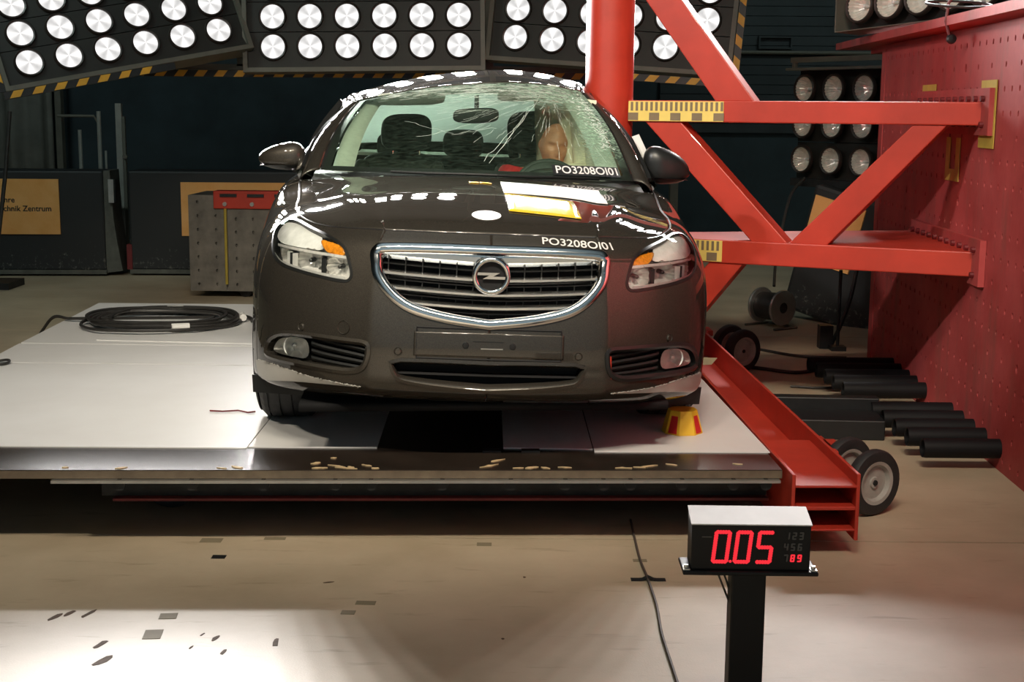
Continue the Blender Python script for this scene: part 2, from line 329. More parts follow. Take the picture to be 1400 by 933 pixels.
def frame_matrix(org, ex, ez):
    ex = Vector(ex).normalized(); ez = Vector(ez); ez = (ez-ex*ez.dot(ex)).normalized(); ey = ez.cross(ex)
    return Matrix(((ex.x,ey.x,ez.x,org[0]),(ex.y,ey.y,ez.y,org[1]),(ex.z,ey.z,ez.z,org[2]),(0,0,0,1)))
def hazard(parent, a, b, w=.055, pitch=.16, off=-.05, skip=()):
    """black strip with slanted amber bars between a and b (x,z in the panel plane)"""
    a = Vector((a[0],off,a[1])); b = Vector((b[0],off,b[1])); d = (b-a); n = int(d.length/pitch); u = d.normalized(); q = Vector((-u.z,0,u.x))
    MB().prism([a-q*w/2, b-q*w/2, b+q*w/2, a+q*w/2],(0,.01,0)).build('hazard_strip', M_black, parent)
    for k in range(n):
        if k in skip: continue
        c = a+u*(pitch*(k+.4)); MB().prism([c-q*w*.46-u*.03+Vector((0,-.004,0)), c-q*w*.46+u*.045+Vector((0,-.004,0)), c+q*w*.46+u*.085+Vector((0,-.004,0)), c+q*w*.46+u*.01+Vector((0,-.004,0))],(0,.004,0)).build('hazard_bar', M_hazy, parent)
def lamp_panel(name, label, org, ex, ez, nx, nz, sx, sz, lit=True, group=None, pad=(.19,.14,.19,.2), frame=True, cone=72, watts=BANK_W, skip=()):
    t = tag(empty(name, M=frame_matrix(org, ex, ez)), label, 'lamp bank', group)
    x0, x1, z0, z1 = -pad[0], (nx-1)*sx+pad[2], -pad[1]-.02, (nz-1)*sz+pad[3]
    for k in range(nz):                             # one louvre board per row of lamps
        zb = k*sz-sz/2 if k else z0; zt = k*sz+sz/2-.006 if k < nz-1 else z1
        MB().box((x0,.0 if lit else .085,zb),(x1,.14,zt)).build('row_board', M_panel, t)
    if frame:
        f = .035
        MB().box((x0-f,-.04,z0-f),(x1+f,.14,z0)).build('frame_bar', M_grey, t); MB().box((x0-f,-.04,z1),(x1+f,.14,z1+f)).build('frame_bar', M_grey, t)
        MB().box((x0-f,-.04,z0),(x0,.14,z1)).build('frame_bar', M_grey, t); MB().box((x1,-.04,z0),(x1+f,.14,z1)).build('frame_bar', M_grey, t)
    for i in range(nx):
        for k in range(nz):
            if (i,k) not in skip: lamp(t, (i*sx, -.006, k*sz), lit, watts, cone)
    return t, (x0,x1,z0,z1)
t, e = lamp_panel('lamp_bank','middle panel of glaring white lamps hanging above the car',(-1.905,11.2,2.075),(1.468,0,.025),(-.012,.02,.234),6,3,.2937,.234,pad=(.20,.145,.17,.2))
t, e = lamp_panel('lamp_bank','left wing panel of glaring white lamps, tilted down to the left',(-3.565,10.4,1.91),(1.25,.70,.28),(-.05,.06,.216),6,3,.292,.226,watts=BANK_W*5)
hazard(t,(e[0]-.06,e[2]-.07),(e[1]-.62,e[2]-.07)); hazard(t,(e[0]-.065,e[3]),(e[0]-.065,e[2]-.04))
t, e = lamp_panel('lamp_bank','right wing panel of glaring white lamps behind the red column',(.008,11.2,2.165),(1.161,-.30,-.081),(.016,.02,.213),6,3,.298,.222,cone=50)
hazard(t,(e[0]+.9,e[2]-.09),(e[1]-.05,e[2]-.09)); hazard(t,(e[1]+.07,e[3]),(e[1]+.07,e[2]-.06))
for lab,org,ex,tw,ez in (('middle',(-1.905,11.25,3.28),(1,0,.01),1.1,(0,.02,.234)),('left',(-3.75,10.9,3.2),(1,.32,.06),9.0,(0,.02,.234)),('right',(.10,11.25,3.28),(1,-.2,-.03),1.2,(0,.02,.234)),('unlit right',(2.15,11.0,4.1),(1,-.25,0),.5,(0,-.4,.92))):
    lamp_panel('lamp_bank','upper tier of white lamps above the %s lamp bank' % lab,org,ex,ez,6,2,.2937,.234,cone=62,watts=TIER_W*tw)
t = tag(empty('hanging_truss',(-3.1,11.43,1.87)),'grey steel frame with hazard striped lower edge carrying the lamp panels','frame')
MB().box((.02,0,.03),(3.68,.08,.075)).build('lower_rail', M_grey, t); hazard(t,(0,0),(3.68,.0),off=-.02)
MB().box((.86,.0,.06),(.93,.08,1.9)).build('upright', M_grey, t); MB().box((2.86,.02,.06),(2.93,.1,1.9)).build('upright', M_grey, t); MB().tube([(.12,.04,.06),(.86,.04,.17)],.02,6).build('brace', M_grey, t)
MB().box((.0,.1,1.02),(4.6,.18,1.1)).build('upper_rail', M_grey, t)
for x in (.4,2.9,4.4): MB().cyl((x,.14,1.05),(x,.14,5.12),.02,8).build('hanger', M_grey, t)
# unlit bank on the right and the lamp box on the block
t, e = lamp_panel('lamp_bank','unlit lamp bank with black casing standing left of the red wall block',(2.255,10.95,1.24),(.55,-.83,0),(0,0,.27),5,3,.305,.27,lit=False,pad=(.14,.13,.16,.14),frame=False)
MB().box((e[0]-.02,-.06,e[3]),(e[1],.16,e[3]+.02)).build('top_plate', M_grey, t); MB().box((e[0],-.03,e[3]+.06),(e[1],.0,e[3]+.10)).build('top_rail', M_grey, t)
for x in (e[0]+.02,e[1]-.04): MB().box((x,-.03,e[3]),(x+.03,0,e[3]+.08)).build('bracket', M_grey, t)
MB().box((.2,.5,-1.24),(.28,.58,.3)).box((1.1,.5,-1.24),(1.18,.58,.3)).box((.0,.3,-1.24),(1.4,.8,-1.20)).box((.2,.14,.1),(.28,.58,.18)).box((1.1,.14,.1),(1.18,.58,.18)).build('stand', M_steel, t)
MB().box((-.1,-.02,e[2]-.06),(1.5,.1,e[2])).build('lower_rail', M_steel, t)
t, e = lamp_panel('lamp_bank','unlit lamp box lying on the red top rail of the wall block',(2.12,8.75,2.25),(.55,-.83,.05),(0,.02,.24),6,2,.23,.23,lit=False,pad=(.15,.13,.15,.14),frame=False)
MB().box((e[0],-.06,e[2]-.005),(e[1],.15,e[2])).box((e[0]-.01,-.05,e[2]),(e[0],.15,e[3])).build('casing', M_grey, t)
for nm, px, py, pz, tx in (('leftmost',-2.9,1.0,5.4,-1.7),('second',-.95,1.0,5.4,-.3),('third',.2,1.0,5.4,.3),('rightmost',1.35,1.0,5.4,.8)):
    tgt = Vector((tx,6.7,1.3)); org = Vector((px,py,pz))
    if nm == 'leftmost': tgt.z = .4
    d = (tgt-org).normalized(); ex = d.cross(Vector((0,0,1)))
    lamp_panel('truss_lamp','%s pair of white lamps on the truss over the camera' % nm,org,-ex,ex.cross(d),2,1,.30,.25,group='truss lamps over the camera',frame=False,watts=TRUSS_W*(1.45 if nm == 'leftmost' else 1),cone=51.5)
org = Vector((-3.7,2.0,4.7)); d = (Vector((2.1,7.35,1.4))-org).normalized(); ex = d.cross(Vector((0,0,1)))  # extra pair added out of view to brighten the block and beams
lamp_panel('truss_lamp','added pair of lamps out of view, brightening the red block',org,-ex,ex.cross(d),2,1,.30,.25,group='truss lamps over the camera',frame=False,watts=380,cone=27)
LA.hide_render = False
for q in (LA, LB, LC, LD): bpy.data.objects.remove(q)

for lab,x,y,z,w,a in (('left',-4.6,9.0,4.4,58,78),('right',4.2,12.0,5.2,40,55),('front',0,.8,6.2,95,0)):     # unseen fill lights added to lift the back of the hall and front floor
    t = tag(empty('fill_light',(x,y,z)), 'added fill light out of view on the %s side of the hall' % lab, 'light'); MB().box((-.7,-.15,0),(.7,.15,.08)).build('housing', M_grey, t); MB().cyl((0,0,.08),(0,0,.6),.02,8).build('hanger', M_grey, t)
    ld = bpy.data.lights.new('fill_area','AREA'); ld.shape = 'RECTANGLE'; ld.size = 1.3; ld.size_y = .2; ld.energy = w; ld.color = (.80,1,.95); lo = bpy.data.objects.new('fill_area',ld); COL.objects.link(lo); lo.parent = t; lo.location = (0,0,-.01); t.rotation_euler = (R(a),0,0)
    if lab == 'front': ld.color = (1,.88,.68)
# ---- car body surface, car-local metres: x to the right, y rearward from the nose, z up from the deck
CAR_X, CAR_Y, CAR_Z, CAR_YAW = -0.086, 4.95, 0.304, math.radians(3.9)
CAR_ROLL = math.radians(1.9)
POLE_X, POLE_Y, POLE_R = 0.505, 7.50, 0.127
PLAN = np.array([(0,0),(.22,.006),(.40,.022),(.475,.048),(.62,.125),(.74,.225),(.83,.345),(.893,.50),(.928,.70),
  (.942,.98),(.938,1.4),(.928,2.0),(.928,2.8),(.922,3.4),(.905,3.9),(.86,4.35),(.75,4.65),(.5,4.78),(.25,4.82),(0,4.83)])
NS = len(PLAN)-1
PROF = {
 0:[(.22,.215),(.11,.222),(.04,.25),(.006,.295),(0,.37),(.002,.46),(.014,.55),(.036,.65),(.062,.74),(.088,.80),(.135,.846)],
 3:[(.22,.215),(.11,.222),(.04,.25),(.004,.305),(0,.375),(.002,.46),(.012,.55),(.032,.65),(.058,.74),(.085,.80),(.135,.846)],
 5:[(.22,.20),(.10,.205),(.03,.235),(.004,.315),(0,.40),(.0,.485),(.006,.575),(.025,.67),(.055,.745),(.095,.80),(.155,.842)],
 7:[(.18,.19),(.08,.195),(.015,.22),(.002,.315),(0,.425),(0,.51),(.005,.60),(.02,.69),(.05,.765),(.095,.825),(.165,.865)],
 8:[(.12,.185),(.06,.19),(.01,.22),(0,.32),(0,.44),(0,.53),(.005,.62),(.02,.71),(.05,.785),(.10,.845),(.17,.882)],
 9:[(.10,.2),(.05,.21),(.02,.25),(0,.36),(0,.46),(0,.56),(.003,.66),(.015,.74),(.045,.815),(.10,.87),(.17,.905)],
 10:[(.09,.19),(.05,.2),(.02,.24),(.005,.33),(0,.45),(0,.57),(0,.68),(.01,.78),(.03,.87),(.07,.93),(.135,.96)],
 11:[(.09,.19),(.05,.2),(.02,.24),(.005,.33),(0,.45),(0,.57),(0,.68),(.008,.78),(.025,.87),(.055,.94),(.09,.98)],
 13:[(.09,.19),(.05,.2),(.02,.24),(.005,.33),(0,.45),(0,.57),(0,.68),(.008,.78),(.025,.88),(.055,.96),(.09,1.0)],
 15:[(.12,.22),(.07,.24),(.03,.28),(.005,.36),(0,.46),(0,.58),(.003,.70),(.015,.81),(.04,.91),(.08,.99),(.14,1.03)],
 17:[(.2,.25),(.1,.27),(.03,.31),(0,.38),(0,.46),(.01,.55),(.03,.66),(.05,.78),(.06,.88),(.07,.97),(.11,1.04)],
 19:[(.2,.25),(.1,.27),(.03,.31),(0,.38),(0,.46),(.01,.55),(.03,.66),(.05,.78),(.06,.88),(.07,.97),(.11,1.04)]}
PK = np.array(sorted(PROF)); PV = np.array([PROF[k] for k in PK], float)
def hermite(K, V, t):
    K = np.asarray(K, float); V = np.asarray(V, float); t = np.clip(t, K[0], K[-1])
    D = np.zeros_like(V); sl = (V[1:]-V[:-1])/(K[1:]-K[:-1]).reshape((-1,)+(1,)*(V.ndim-1))
    D[1:-1] = (sl[1:]+sl[:-1])/2; D[0] = sl[0]; D[-1] = sl[-1]
    i = np.clip(np.searchsorted(K, t, 'right')-1, 0, len(K)-2); h = K[i+1]-K[i]; u = (t-K[i])/h
    sh = np.shape(t)+(1,)*(V.ndim-1); u = np.reshape(u, sh); h = np.reshape(h, sh)
    return (V[i]*(2*u**3-3*u**2+1)+D[i]*h*(u**3-2*u**2+u)+V[i+1]*(-2*u**3+3*u**2)+D[i+1]*h*(u**3-u**2))
def plan_at(t):
    P = np.vstack([PLAN[1]*[-1,1], PLAN, PLAN[-2]*[-1,1]]); t = np.clip(np.asarray(t,float), -0.999, NS-1e-6)
    neg = t < 0; t = np.abs(t)
    i = np.minimum(t.astype(int), NS-1); u = (t-i)[...,None]
    a,b,c,d = P[i],P[i+1],P[i+2],P[i+3]
    r = .5*((2*b)+(c-a)*u+(2*a-5*b+4*c-d)*u**2+(3*b-a-3*c+d)*u**3)
    r[...,0] = np.where(neg, -r[...,0], r[...,0]); return r
VK = np.arange(11)
def body_S(s, v):
    """right half (x>0) of the lower body; s = station along the plan outline, v = 0 sill .. 10 top edge"""
    s = np.asarray(s,float); v = np.asarray(v,float); s, v = np.broadcast_arrays(s, v); sh = s.shape; s = s.ravel(); v = v.ravel()
    p = plan_at(s); e = 1e-3; tg = plan_at(np.clip(s+e,0,NS))-plan_at(s-e); tg /= np.linalg.norm(tg,axis=1)[:,None]
    us, inv = np.unique(s, return_inverse=True); pr = hermite(PK, PV, np.abs(us))       # (n,11,2)
    D = np.zeros_like(pr); D[:,1:-1] = (pr[:,2:]-pr[:,:-2])/2; D[:,0] = pr[:,1]-pr[:,0]; D[:,-1] = pr[:,-1]-pr[:,-2]
    i = np.clip(v.astype(int),0,9); u = (np.clip(v,0,10)-i)[:,None]; inv = inv.ravel()
    q = (pr[inv,i]*(2*u**3-3*u**2+1)+D[inv,i]*(u**3-2*u**2+u)+pr[inv,i+1]*(-2*u**3+3*u**2)+D[inv,i+1]*(u**3-u**2))
    out = np.stack([p[:,0]-tg[:,1]*q[:,0], p[:,1]+tg[:,0]*q[:,0], q[:,1]],1)
    return out.reshape(sh+(3,))
def normal_of(F, a, b, e=2e-3):
    du = F(a+e,b)-F(a-e,b); dv = F(a,b+e)-F(a,b-e); n = np.cross(du,dv); return n/np.maximum(np.linalg.norm(n,axis=-1,keepdims=True),1e-9)
S_CORNER, S_COWL = 4.9, 9.85
HOOD_C = np.array([(.135,.846),(.22,.885),(.35,.915),(.6,.957),(.85,.988),(1.05,1.006),(1.16,1.012)])
def hood_H(u, w):
    """u -1..1 across, w 0 nose edge .. 1 cowl"""
    u = np.asarray(u,float); w = np.asarray(w,float); u, w = np.broadcast_arrays(u, w); sg = np.sign(u); a = np.abs(u)
    wl = np.linspace(0,1,len(HOOD_C)); yc = .135+(1.09-.135)*w; zc = hermite(HOOD_C[:,0], HOOD_C[:,1], yc)
    C0 = np.stack([0*yc, yc, zc], -1)
    C1 = body_S(S_CORNER+(S_COWL-S_CORNER)*w, 10.)
    F0 = body_S(S_CORNER*a, 10.); R1 = body_S(S_COWL, 10.)
    F1 = np.stack([R1[0]*a, 1.09+(R1[1]-1.09)*a**2, 0.999+(R1[2]-0.999)*a**2.5], -1)
    a_ = a[...,None]; w_ = w[...,None]; c00 = F0*0+np.array([0,.135,.846]); c10 = body_S(S_CORNER,10.); c01 = np.array([0,1.09,.999]); c11 = R1
    P = (1-a_)*C0+a_*C1+(1-w_)*F0+w_*F1-((1-a_)*(1-w_)*c00+a_*(1-w_)*c10+(1-a_)*w_*c01+a_*w_*c11)
    k = a/(.62+.12*w); ridge = .010*np.exp(-((k-1)/.13)**2)*np.sin(np.pi*np.clip(w*.96+.02,0,1))**.6
    crown = .016*np.sin(np.pi*np.clip(a,0,1))*np.sin(np.pi*w)
    P[...,2] += ridge+crown
    P[...,0] *= np.where(sg<0,-1,1); return P
def WS(u, t):
    """windscreen: u -1..1, t 0 base .. 1 header"""
    u = np.asarray(u,float); t = np.asarray(t,float); u, t = np.broadcast_arrays(u, t)
    b = np.stack([.715*u, 1.15+.27*u*u, 1.012-.008*u*u], -1); h = np.stack([.575*u, 1.93+.12*u*u, 1.418-.062*u*u], -1)
    P = b+(h-b)*t[...,None]; q = np.sin(np.pi*t)*.028; P[...,2] += q; P[...,1] -= q*.4; P[...,0] *= 1+.03*np.sin(np.pi*t); return P
def ROOF(u, t):
    u = np.asarray(u,float); t = np.asarray(t,float); u, t = np.broadcast_arrays(u, t)
    b = WS(u, np.ones_like(t)); e = np.stack([.555*u, 3.55-.10*u*u, 1.405-.07*u*u], -1)
    P = b+(e-b)*t[...,None]; q = np.sin(np.pi*t); P[...,2] += .083*q*(1-.28*u*u); P[...,0] += .045*q*u; return P
def RWIN(u, t):
    u = np.asarray(u,float); t = np.asarray(t,float); u, t = np.broadcast_arrays(u, t)
    b = np.stack([.555*u, 3.55-.10*u*u, 1.405-.07*u*u], -1); e = np.stack([.655*u, 4.33-.16*u*u, 1.085-.02*u*u], -1)
    P = b+(e-b)*t[...,None]; q = np.sin(np.pi*t); P[...,2] += .035*q; P[...,1] += .02*q; return P
def warp(P, dent=True):
    """the body leans on its springs towards the struck side and is pushed in where the pole hit it"""
    P = np.array(P, float); c, s = math.cos(CAR_ROLL), math.sin(CAR_ROLL)
    x, y, z = P[...,0].copy(), P[...,1], P[...,2].copy()-.34
    P[...,0] = x*c+z*s; P[...,2] = .34-x*s+z*c
    k = np.clip((P[...,2]-1.0)/.36,0,1.3); xx = P[...,0].copy()                       # roof racked by the blow
    P[...,2] += k*(.065*xx+.03*np.maximum(xx,0)); P[...,0] -= k*.085*np.maximum(xx,0)
    if dent:
        dx, dy = POLE_X-CAR_X, POLE_Y-CAR_Y; cy, sy = math.cos(CAR_YAW), math.sin(CAR_YAW)
        lx, ly = dx*cy+dy*sy, -dx*sy+dy*cy
        xb = lx-POLE_R-.035+.9*np.maximum(0,np.abs(P[...,1]-ly)-.07)**1.5
        P[...,0] = np.where(P[...,0]>xb, xb+(P[...,0]-xb)*.05, P[...,0])
    return P
def smoothp(P, n=6):
    P = [np.array(p,float) for p in P]; P = [2*P[0]-P[1]]+P+[2*P[-1]-P[-2]]; o = []
    for i in range(1,len(P)-2):
        for k in range(n):
            u = k/n; a,b,c,d = P[i-1:i+3]; o.append(.5*((2*b)+(c-a)*u+(2*a-5*b+4*c-d)*u*u+(3*b-a-3*c+d)*u**3))
    return o+[P[-2]]
# ------------------------------------------------------------------ red wall block
BLK = Matrix.Translation((2.325,8.95,0)) @ Matrix.Rotation(R(-90-2.2),4,'Z')      # local x runs towards the camera, -y faces the car
t = tag(empty('anchor_block', M=BLK), 'huge worn red steel block full of drilled holes, right edge of the hall', 'block')
W_, H_ = 5.4, 1.99
MB().box((0,.04,0),(W_,1.6,H_)).build('body', M_redold, t)
perforated(W_-.1, H_, 49, 18, lambda i,k: (.0 if (k%3==1 and i%2) else (.017 if (k%6==4 and i%5==1) else .0105)), .035).build('drilled_face', M_redold, t).location = (.1,.0,0)
MB().box((0,-.004,0),(.1,.04,H_)).build('edge_strip', M_redold, t)
MB().box((0,0,-.001),(W_,.04,.002)).box((0,0,H_-.002),(W_,.04,H_+.001)).build('edge_closer', M_redold, t)
fl_ = MB().box((-.95,-.12,2.03),(W_,.30,2.045)).box((-.95,-.12,2.045),(W_,-.10,2.075)).box((-.6,.05,1.99),(W_,.25,2.03)).build('top_rail', M_redold, t)
def on_block(x, z): return (x, -.006, z)
def bplate(x0, x1, z0, z1, name, m, th=.02, y=0.): return MB().box((x0,-th-y,z0),(x1,-y,z1))
M_ytape = mat('ochre_tape', (.62,.46,.08), .6, var=.12)
for a in ((1.08,1.36,1.70,1.755),(2.20,2.44,1.69,1.757),(2.38,2.44,1.44,1.69),(2.20,2.38,1.44,1.50),(1.64,1.71,1.26,1.48),(1.82,1.89,1.26,1.48),(1.71,1.82,1.26,1.32),(1.12,1.28,1.43,1.48)):
    bplate(*a,'marking_tape',M_ytape,.004,.0045).build('marking_tape', M_ytape, t)
# hoist shackle with cable loop on top
sh = tag(empty('cable_sling',(2.13,7.05,2.09)),'looped cable sling with hook hanging over the top edge of the red block','sling')
MB().tube([(.06+.15*math.cos(a),.20*math.sin(a),.045+.03*math.sin(a)) for a in np.linspace(0,6.28,40)[:-1]],.007,6,True).build('cable_loop', M_cable, sh)
MB().tube([(.05,.0,.10),(.01,-.01,.05),(.0,-.015,-.04),(.02,-.02,-.11)],.008,6).build('tie_rod', M_reddark, sh)
MB().lathe([(0,-.025),(.02,-.022),(.026,0),(.018,.025),(0,.025)],Matrix.Translation((.03,-.02,-.125)),12).build('eye_nut', M_steel, sh, True)
MB().box((.03,-.03,.07),(.09,.03,.16)).build('hook_block', M_steel, sh, bevel=.008); MB().box((.20,.06,.0),(.215,.075,.10)).build('wire_post', M_alu, sh)
# black tubes projecting from the block near the floor
for g,(ys,lab) in enumerate((((8.25,8.06,7.86,7.68,7.48),'farther'),((6.95,6.755,6.565,6.375,6.15),'nearer'))):
    for k,y in enumerate(ys):
        xf = 2.325-(8.95-y)*-.0384
        tb = tag(empty('buffer_tube',(xf,y,.10)), 'black tube low on red block, %s of the %s five' % (('farthest','second farthest','middle one','second nearest','nearest')[k], lab), 'tube', 'black tubes at the foot of the red block')
        MB().lathe([(.038,-.56),(.043,-.565),(.045,-.55),(.045,-.05),(.041,-.02)],Matrix.Rotation(R(-90),4,'Z'),20,cap1=True).lathe([(.0,-.54),(.038,-.54),(.038,-.56)],Matrix.Rotation(R(-90),4,'Z'),20).build('tube_wall', mat('tube_black',(.006,.006,.007),.6,spec=.25), tb, True)
        MB().box((-.03,-.03,-.03),(-.012,.03,.045)).cyl((-.02,.0,.045),(-.02,.0,.06),.01,8).build('clamp', M_steel, tb)
# ------------------------------------------------------------------ pole rig
rig = tag(empty('impact_pole_rig',(POLE_X,POLE_Y,0)), 'red steel pole with braced beams bolted to the drilled red block', 'pole rig')
def rb(P): return [(p[0]-POLE_X, p[1]-POLE_Y, p[2]) for p in P]
MB().tube([(0,0,.40),(0,0,2.62)],POLE_R,48).build('pole', M_red, rig, True)
def fy(x): return 7.4-.465*(x-.6)
def by(x): return 7.58+.19*(x-.6)
def beam(z0, z1, name):
    mb = MB(); P = rb([(.60,fy(.60),z0),(2.345,fy(2.345),z0),(2.33,by(2.33),z0),(.60,by(.60),z0)]); mb.prism(P,(0,0,z1-z0)); return mb.build(name, M_red, rig, bevel=.006)
ub = beam(1.545,1.655,'upper_beam'); lb = beam(.825,.945,'lower_beam')
def brace(a, b, depth=.12):
    """a: two low points (x,z) and b: two high points, on the front face plane"""
    P = [(x,fy(x)+.012,z) for x,z in (a[0],a[1],b[1],b[0])]; n = Vector((.42,.905,0))*depth
    return MB().prism(rb(P), n).build('diagonal_brace', M_red, rig, bevel=.005)
brace(((1.030,1.652),(1.215,1.652)),((.50,2.42),(.67,2.42))); brace(((1.225,.942),(1.395,.942)),((.685,1.548),(.862,1.548)))
brace(((1.40,.942),(1.575,.942)),((1.93,1.548),(2.075,1.548))); brace(((1.025,.828),(1.19,.828)),((.70,.37),(.865,.37)))
# flange plates on the block
for z0,z1 in ((1.50,1.72),(.79,1.01)):
    pl = MB().box((1.08,-.032,z0),(2.42,-.002,z1)); pl.v = [tuple((Matrix.Translation((-POLE_X,-POLE_Y,0)) @ BLK) @ Vector(v)) for v in pl.v]; po = pl.build('flange_plate', M_redold, rig)
    for k in range(11):
        q = (Matrix.Translation((-POLE_X,-POLE_Y,0)) @ BLK)
        for zz in (z0+.05,z1-.05):
            if abs(zz-(1.6 if z0>1.2 else .885)) < .03: continue
            m = MB().cyl((1.16+k*.118,-.05,zz),(1.16+k*.118,-.032,zz),.014,8); m.v = [tuple(q @ Vector(v)) for v in m.v]; m.build('bolt', M_reddark, po)
# yellow scale tapes
def scale_tape(parent, x0, x1, z0, z1):
    F = lambda x, z, off: (x-POLE_X-.42*off, fy(x)-POLE_Y-.905*off, z)
    n = Vector((.42,.905,0))*.003
    tp = MB().prism([F(x0,z0,.004),F(x1,z0,.004),F(x1,z1,.004),F(x0,z1,.004)], n).build('scale_tape', mat('scale_yellow',(.86,.64,.16),.5,var=.05), parent)
    h = z1-z0; k = 0; x = x0+.012; M_tick = mat('scale_ink',(.22,.16,.09),.6)
    while x < x1-.012:
        MB().prism([F(x,z0+h*.52,.006),F(x+.012,z0+h*.52,.006),F(x+.012,z1-.004,.006),F(x,z1-.004,.006)], n*.6).build('tick', M_tick, tp); x += .0245; k += 1
    x = x0
    while x < x1-.03:
        MB().prism([F(x,z0+.004,.006),F(x+.05,z0+.004,.006),F(x+.05,z0+h*.42,.006),F(x,z0+h*.42,.006)], n*.6).build('square', M_tick, tp); x += .105
scale_tape(rig, .602, 1.069, 1.549, 1.651); scale_tape(rig, .80, 1.084, .832, .941)

# ------------------------------------------------------------------ carrier the car stands on
CAR_R = R(2.0); carr = tag(empty('test_carrier',(0,4.94,0),CAR_R), 'low flat carrier with white deck sheets and a red steel side beam, under the car', 'carrier')
cR, sR = math.cos(CAR_R), math.sin(CAR_R)
def tc_(x, y, z=0): y -= 4.94; return (x*cR+y*sR, -x*sR+y*cR, z)
M_ply = mat('brown_film_plywood', (.030,.022,.017), .22, var=.3, scale=6, bump=.04)
M_plyedge = mat('plywood_edge', (.10,.075,.05), .7, scale=14, col2=(.17,.13,.085))
M_sheet = mat('white_deck_sheet', (.80,.79,.78), .42, scale=2.2, col2=(.86,.855,.85), bump=.02)
XL, XR, YB = -2.62, 1.0, 4.30
MB().box((XL,0,.268),(XR,YB,.2995)).build('deck_board', M_ply, carr)
MB().box((XL,-.004,.268),(XR,.0,.296)).build('board_edge', M_plyedge, carr)
MB().box((-1.66,-.03,.256),(XR-.01,.5,.266)).build('edge_angle', M_alu, carr)
for x in (-1.42,-1.16,-.90,-.64,-.51,-.25,.0,.20,.34,.44,.63,.82,.94): MB().cyl((x,-.012,.246),(x,.004,.246),.022,14).build('bolt', M_steel, carr)
MB().box((-1.55,.24,.135),(XR,.36,.256)).build('front_crossbeam', M_steel, carr); MB().box((-1.50,.20,.125),(XR,.38,.135)).build('beam_flange', M_reddark, carr)
for y in (1.4,2.8,4.1): MB().box((-2.4,y,.12),(XR,y+.16,.256)).build('crossbeam', M_steel, carr)
def sheet(pts, z=.2996, th=.0044): MB().prism([tc_(*p)[:2]+(z,) for p in pts],(0,0,th)).build('deck_sheet', M_sheet, carr)
sheet([(-2.64,5.215),(-1.022,5.222),(-1.022,6.945),(-2.69,6.975)])
sheet([(-1.018,5.24),(-.52,5.245),(-.55,6.945),(-1.018,6.945)])
sheet([(-2.70,6.995),(-.55,6.96),(-.55,7.495),(-2.72,7.565)])
sheet([(-2.72,7.59),(-.55,7.515),(-.55,9.19),(-2.76,9.19)])
sheet([(-.03,5.262),(.317,5.252),(.30,6.9),(-.06,6.9)])
sheet([(.322,5.214),(1.0,5.226),(.925,6.9),(.305,6.9)])
sheet([(-.06,6.905),(.925,6.905),(.84,9.19),(-.16,9.19)])
sheet([(-2.33,7.68),(-1.40,7.60),(-1.40,8.9),(-2.39,8.9)], .3042, .004)
# splinters torn from the front edge
M_wood = mat('raw_splinter', (.62,.46,.26), .7, var=.2, scale=30)
for k,(x,y,l) in enumerate(((-1.05,.02,.05),(-1.0,.03,.09),(-.72,.09,.05),(-.70,.02,.06),(-.64,.05,.08),(-.60,.02,.10),(-.585,.035,.05),(-.53,.06,.05),(-.50,.02,.03),(-.66,.17,.03),(-.08,.05,.09),(-.05,.13,.07),(.03,.02,.05),(.08,.025,.06),(.13,.02,.05),(.20,.03,.06),(.42,.02,.06),(.48,.03,.05),(.52,.05,.09),(.60,.07,.07),(.85,.08,.07),(-1.42,.02,.05),(-1.62,.03,.04))):
    a = random.uniform(-.7,.7); ca, sa = math.cos(a), math.sin(a); w = random.uniform(.004,.010); l *= random.uniform(.7,1.1)
    pts = [(l*.5*math.cos(q)*random.uniform(.5,1.25), w*math.sin(q)*random.uniform(.2,1.7)) for q in np.linspace(0,2*math.pi,10)[:-1]]
    MB().prism([(x+p*ca-q*sa, y+max(-.02,p*sa+q*ca), .2998) for p,q in pts],(0,0,.003)).build('wood_splinter', M_wood, carr)
for x in (-.10,.05): MB().box((x,.26,.2998),(x+.07,.30,.306)).build('tie_plate', M_steel, carr)
# red H-beam along the right edge
hb = MB(); hx0, hx1, hy0, hy1 = 1.012, 1.262, -.11, 4.2
hb.box((hx0,hy0,.062),(hx0+.014,hy1,.310)).box((hx1-.014,hy0,.062),(hx1,hy1,.312)).box((hx0+.014,hy0+.0,.176),(hx1-.014,hy1,.190)).box((hx0+.014,hy0,.098),(hx1-.014,hy0+.75,.106))
sb = hb.build('side_beam', M_red, carr, bevel=.003); MB().box((hx0+.014,hy0-.002,.262),(hx1-.014,hy0+.70,.270)).build('cover_plate', M_red, sb)
def wheel(parent, loc, ang, r=.135, w=.055):
    M = Matrix.Rotation(ang,4,'Z')
    o = MB().lathe([(r*.62,-w*.42),(r*.80,-w*.5),(r*.95,-w*.42),(r,-w*.2),(r,w*.2),(r*.95,w*.42),(r*.80,w*.5),(r*.62,w*.42)],M,36).build('wheel', M_rubber, parent, True); o.location = loc
    MB().lathe([(0,-w*.22),(r*.16,-w*.24),(r*.18,-w*.10),(r*.50,-w*.06),(r*.56,-w*.40),(r*.66,-w*.46),(r*.66,w*.46),(0,w*.3)],M,36).build('rim', M_rimg, o, True)
    MB().lathe([(0,-w*.34),(r*.08,-w*.33),(r*.09,-w*.2)],M,12).build('hub_nut', M_steel, o, True)
for (x,y,a) in ((1.455,5.42,32),(1.40,5.63,32),(1.43,8.50,32),(1.38,8.70,32)): wheel(carr, tc_(x,y,.135), R(a)-CAR_R)
for (x,y) in ((-1.37,5.45),(-1.5,8.3)): wheel(carr, tc_(x,y,.12), R(8), .12)
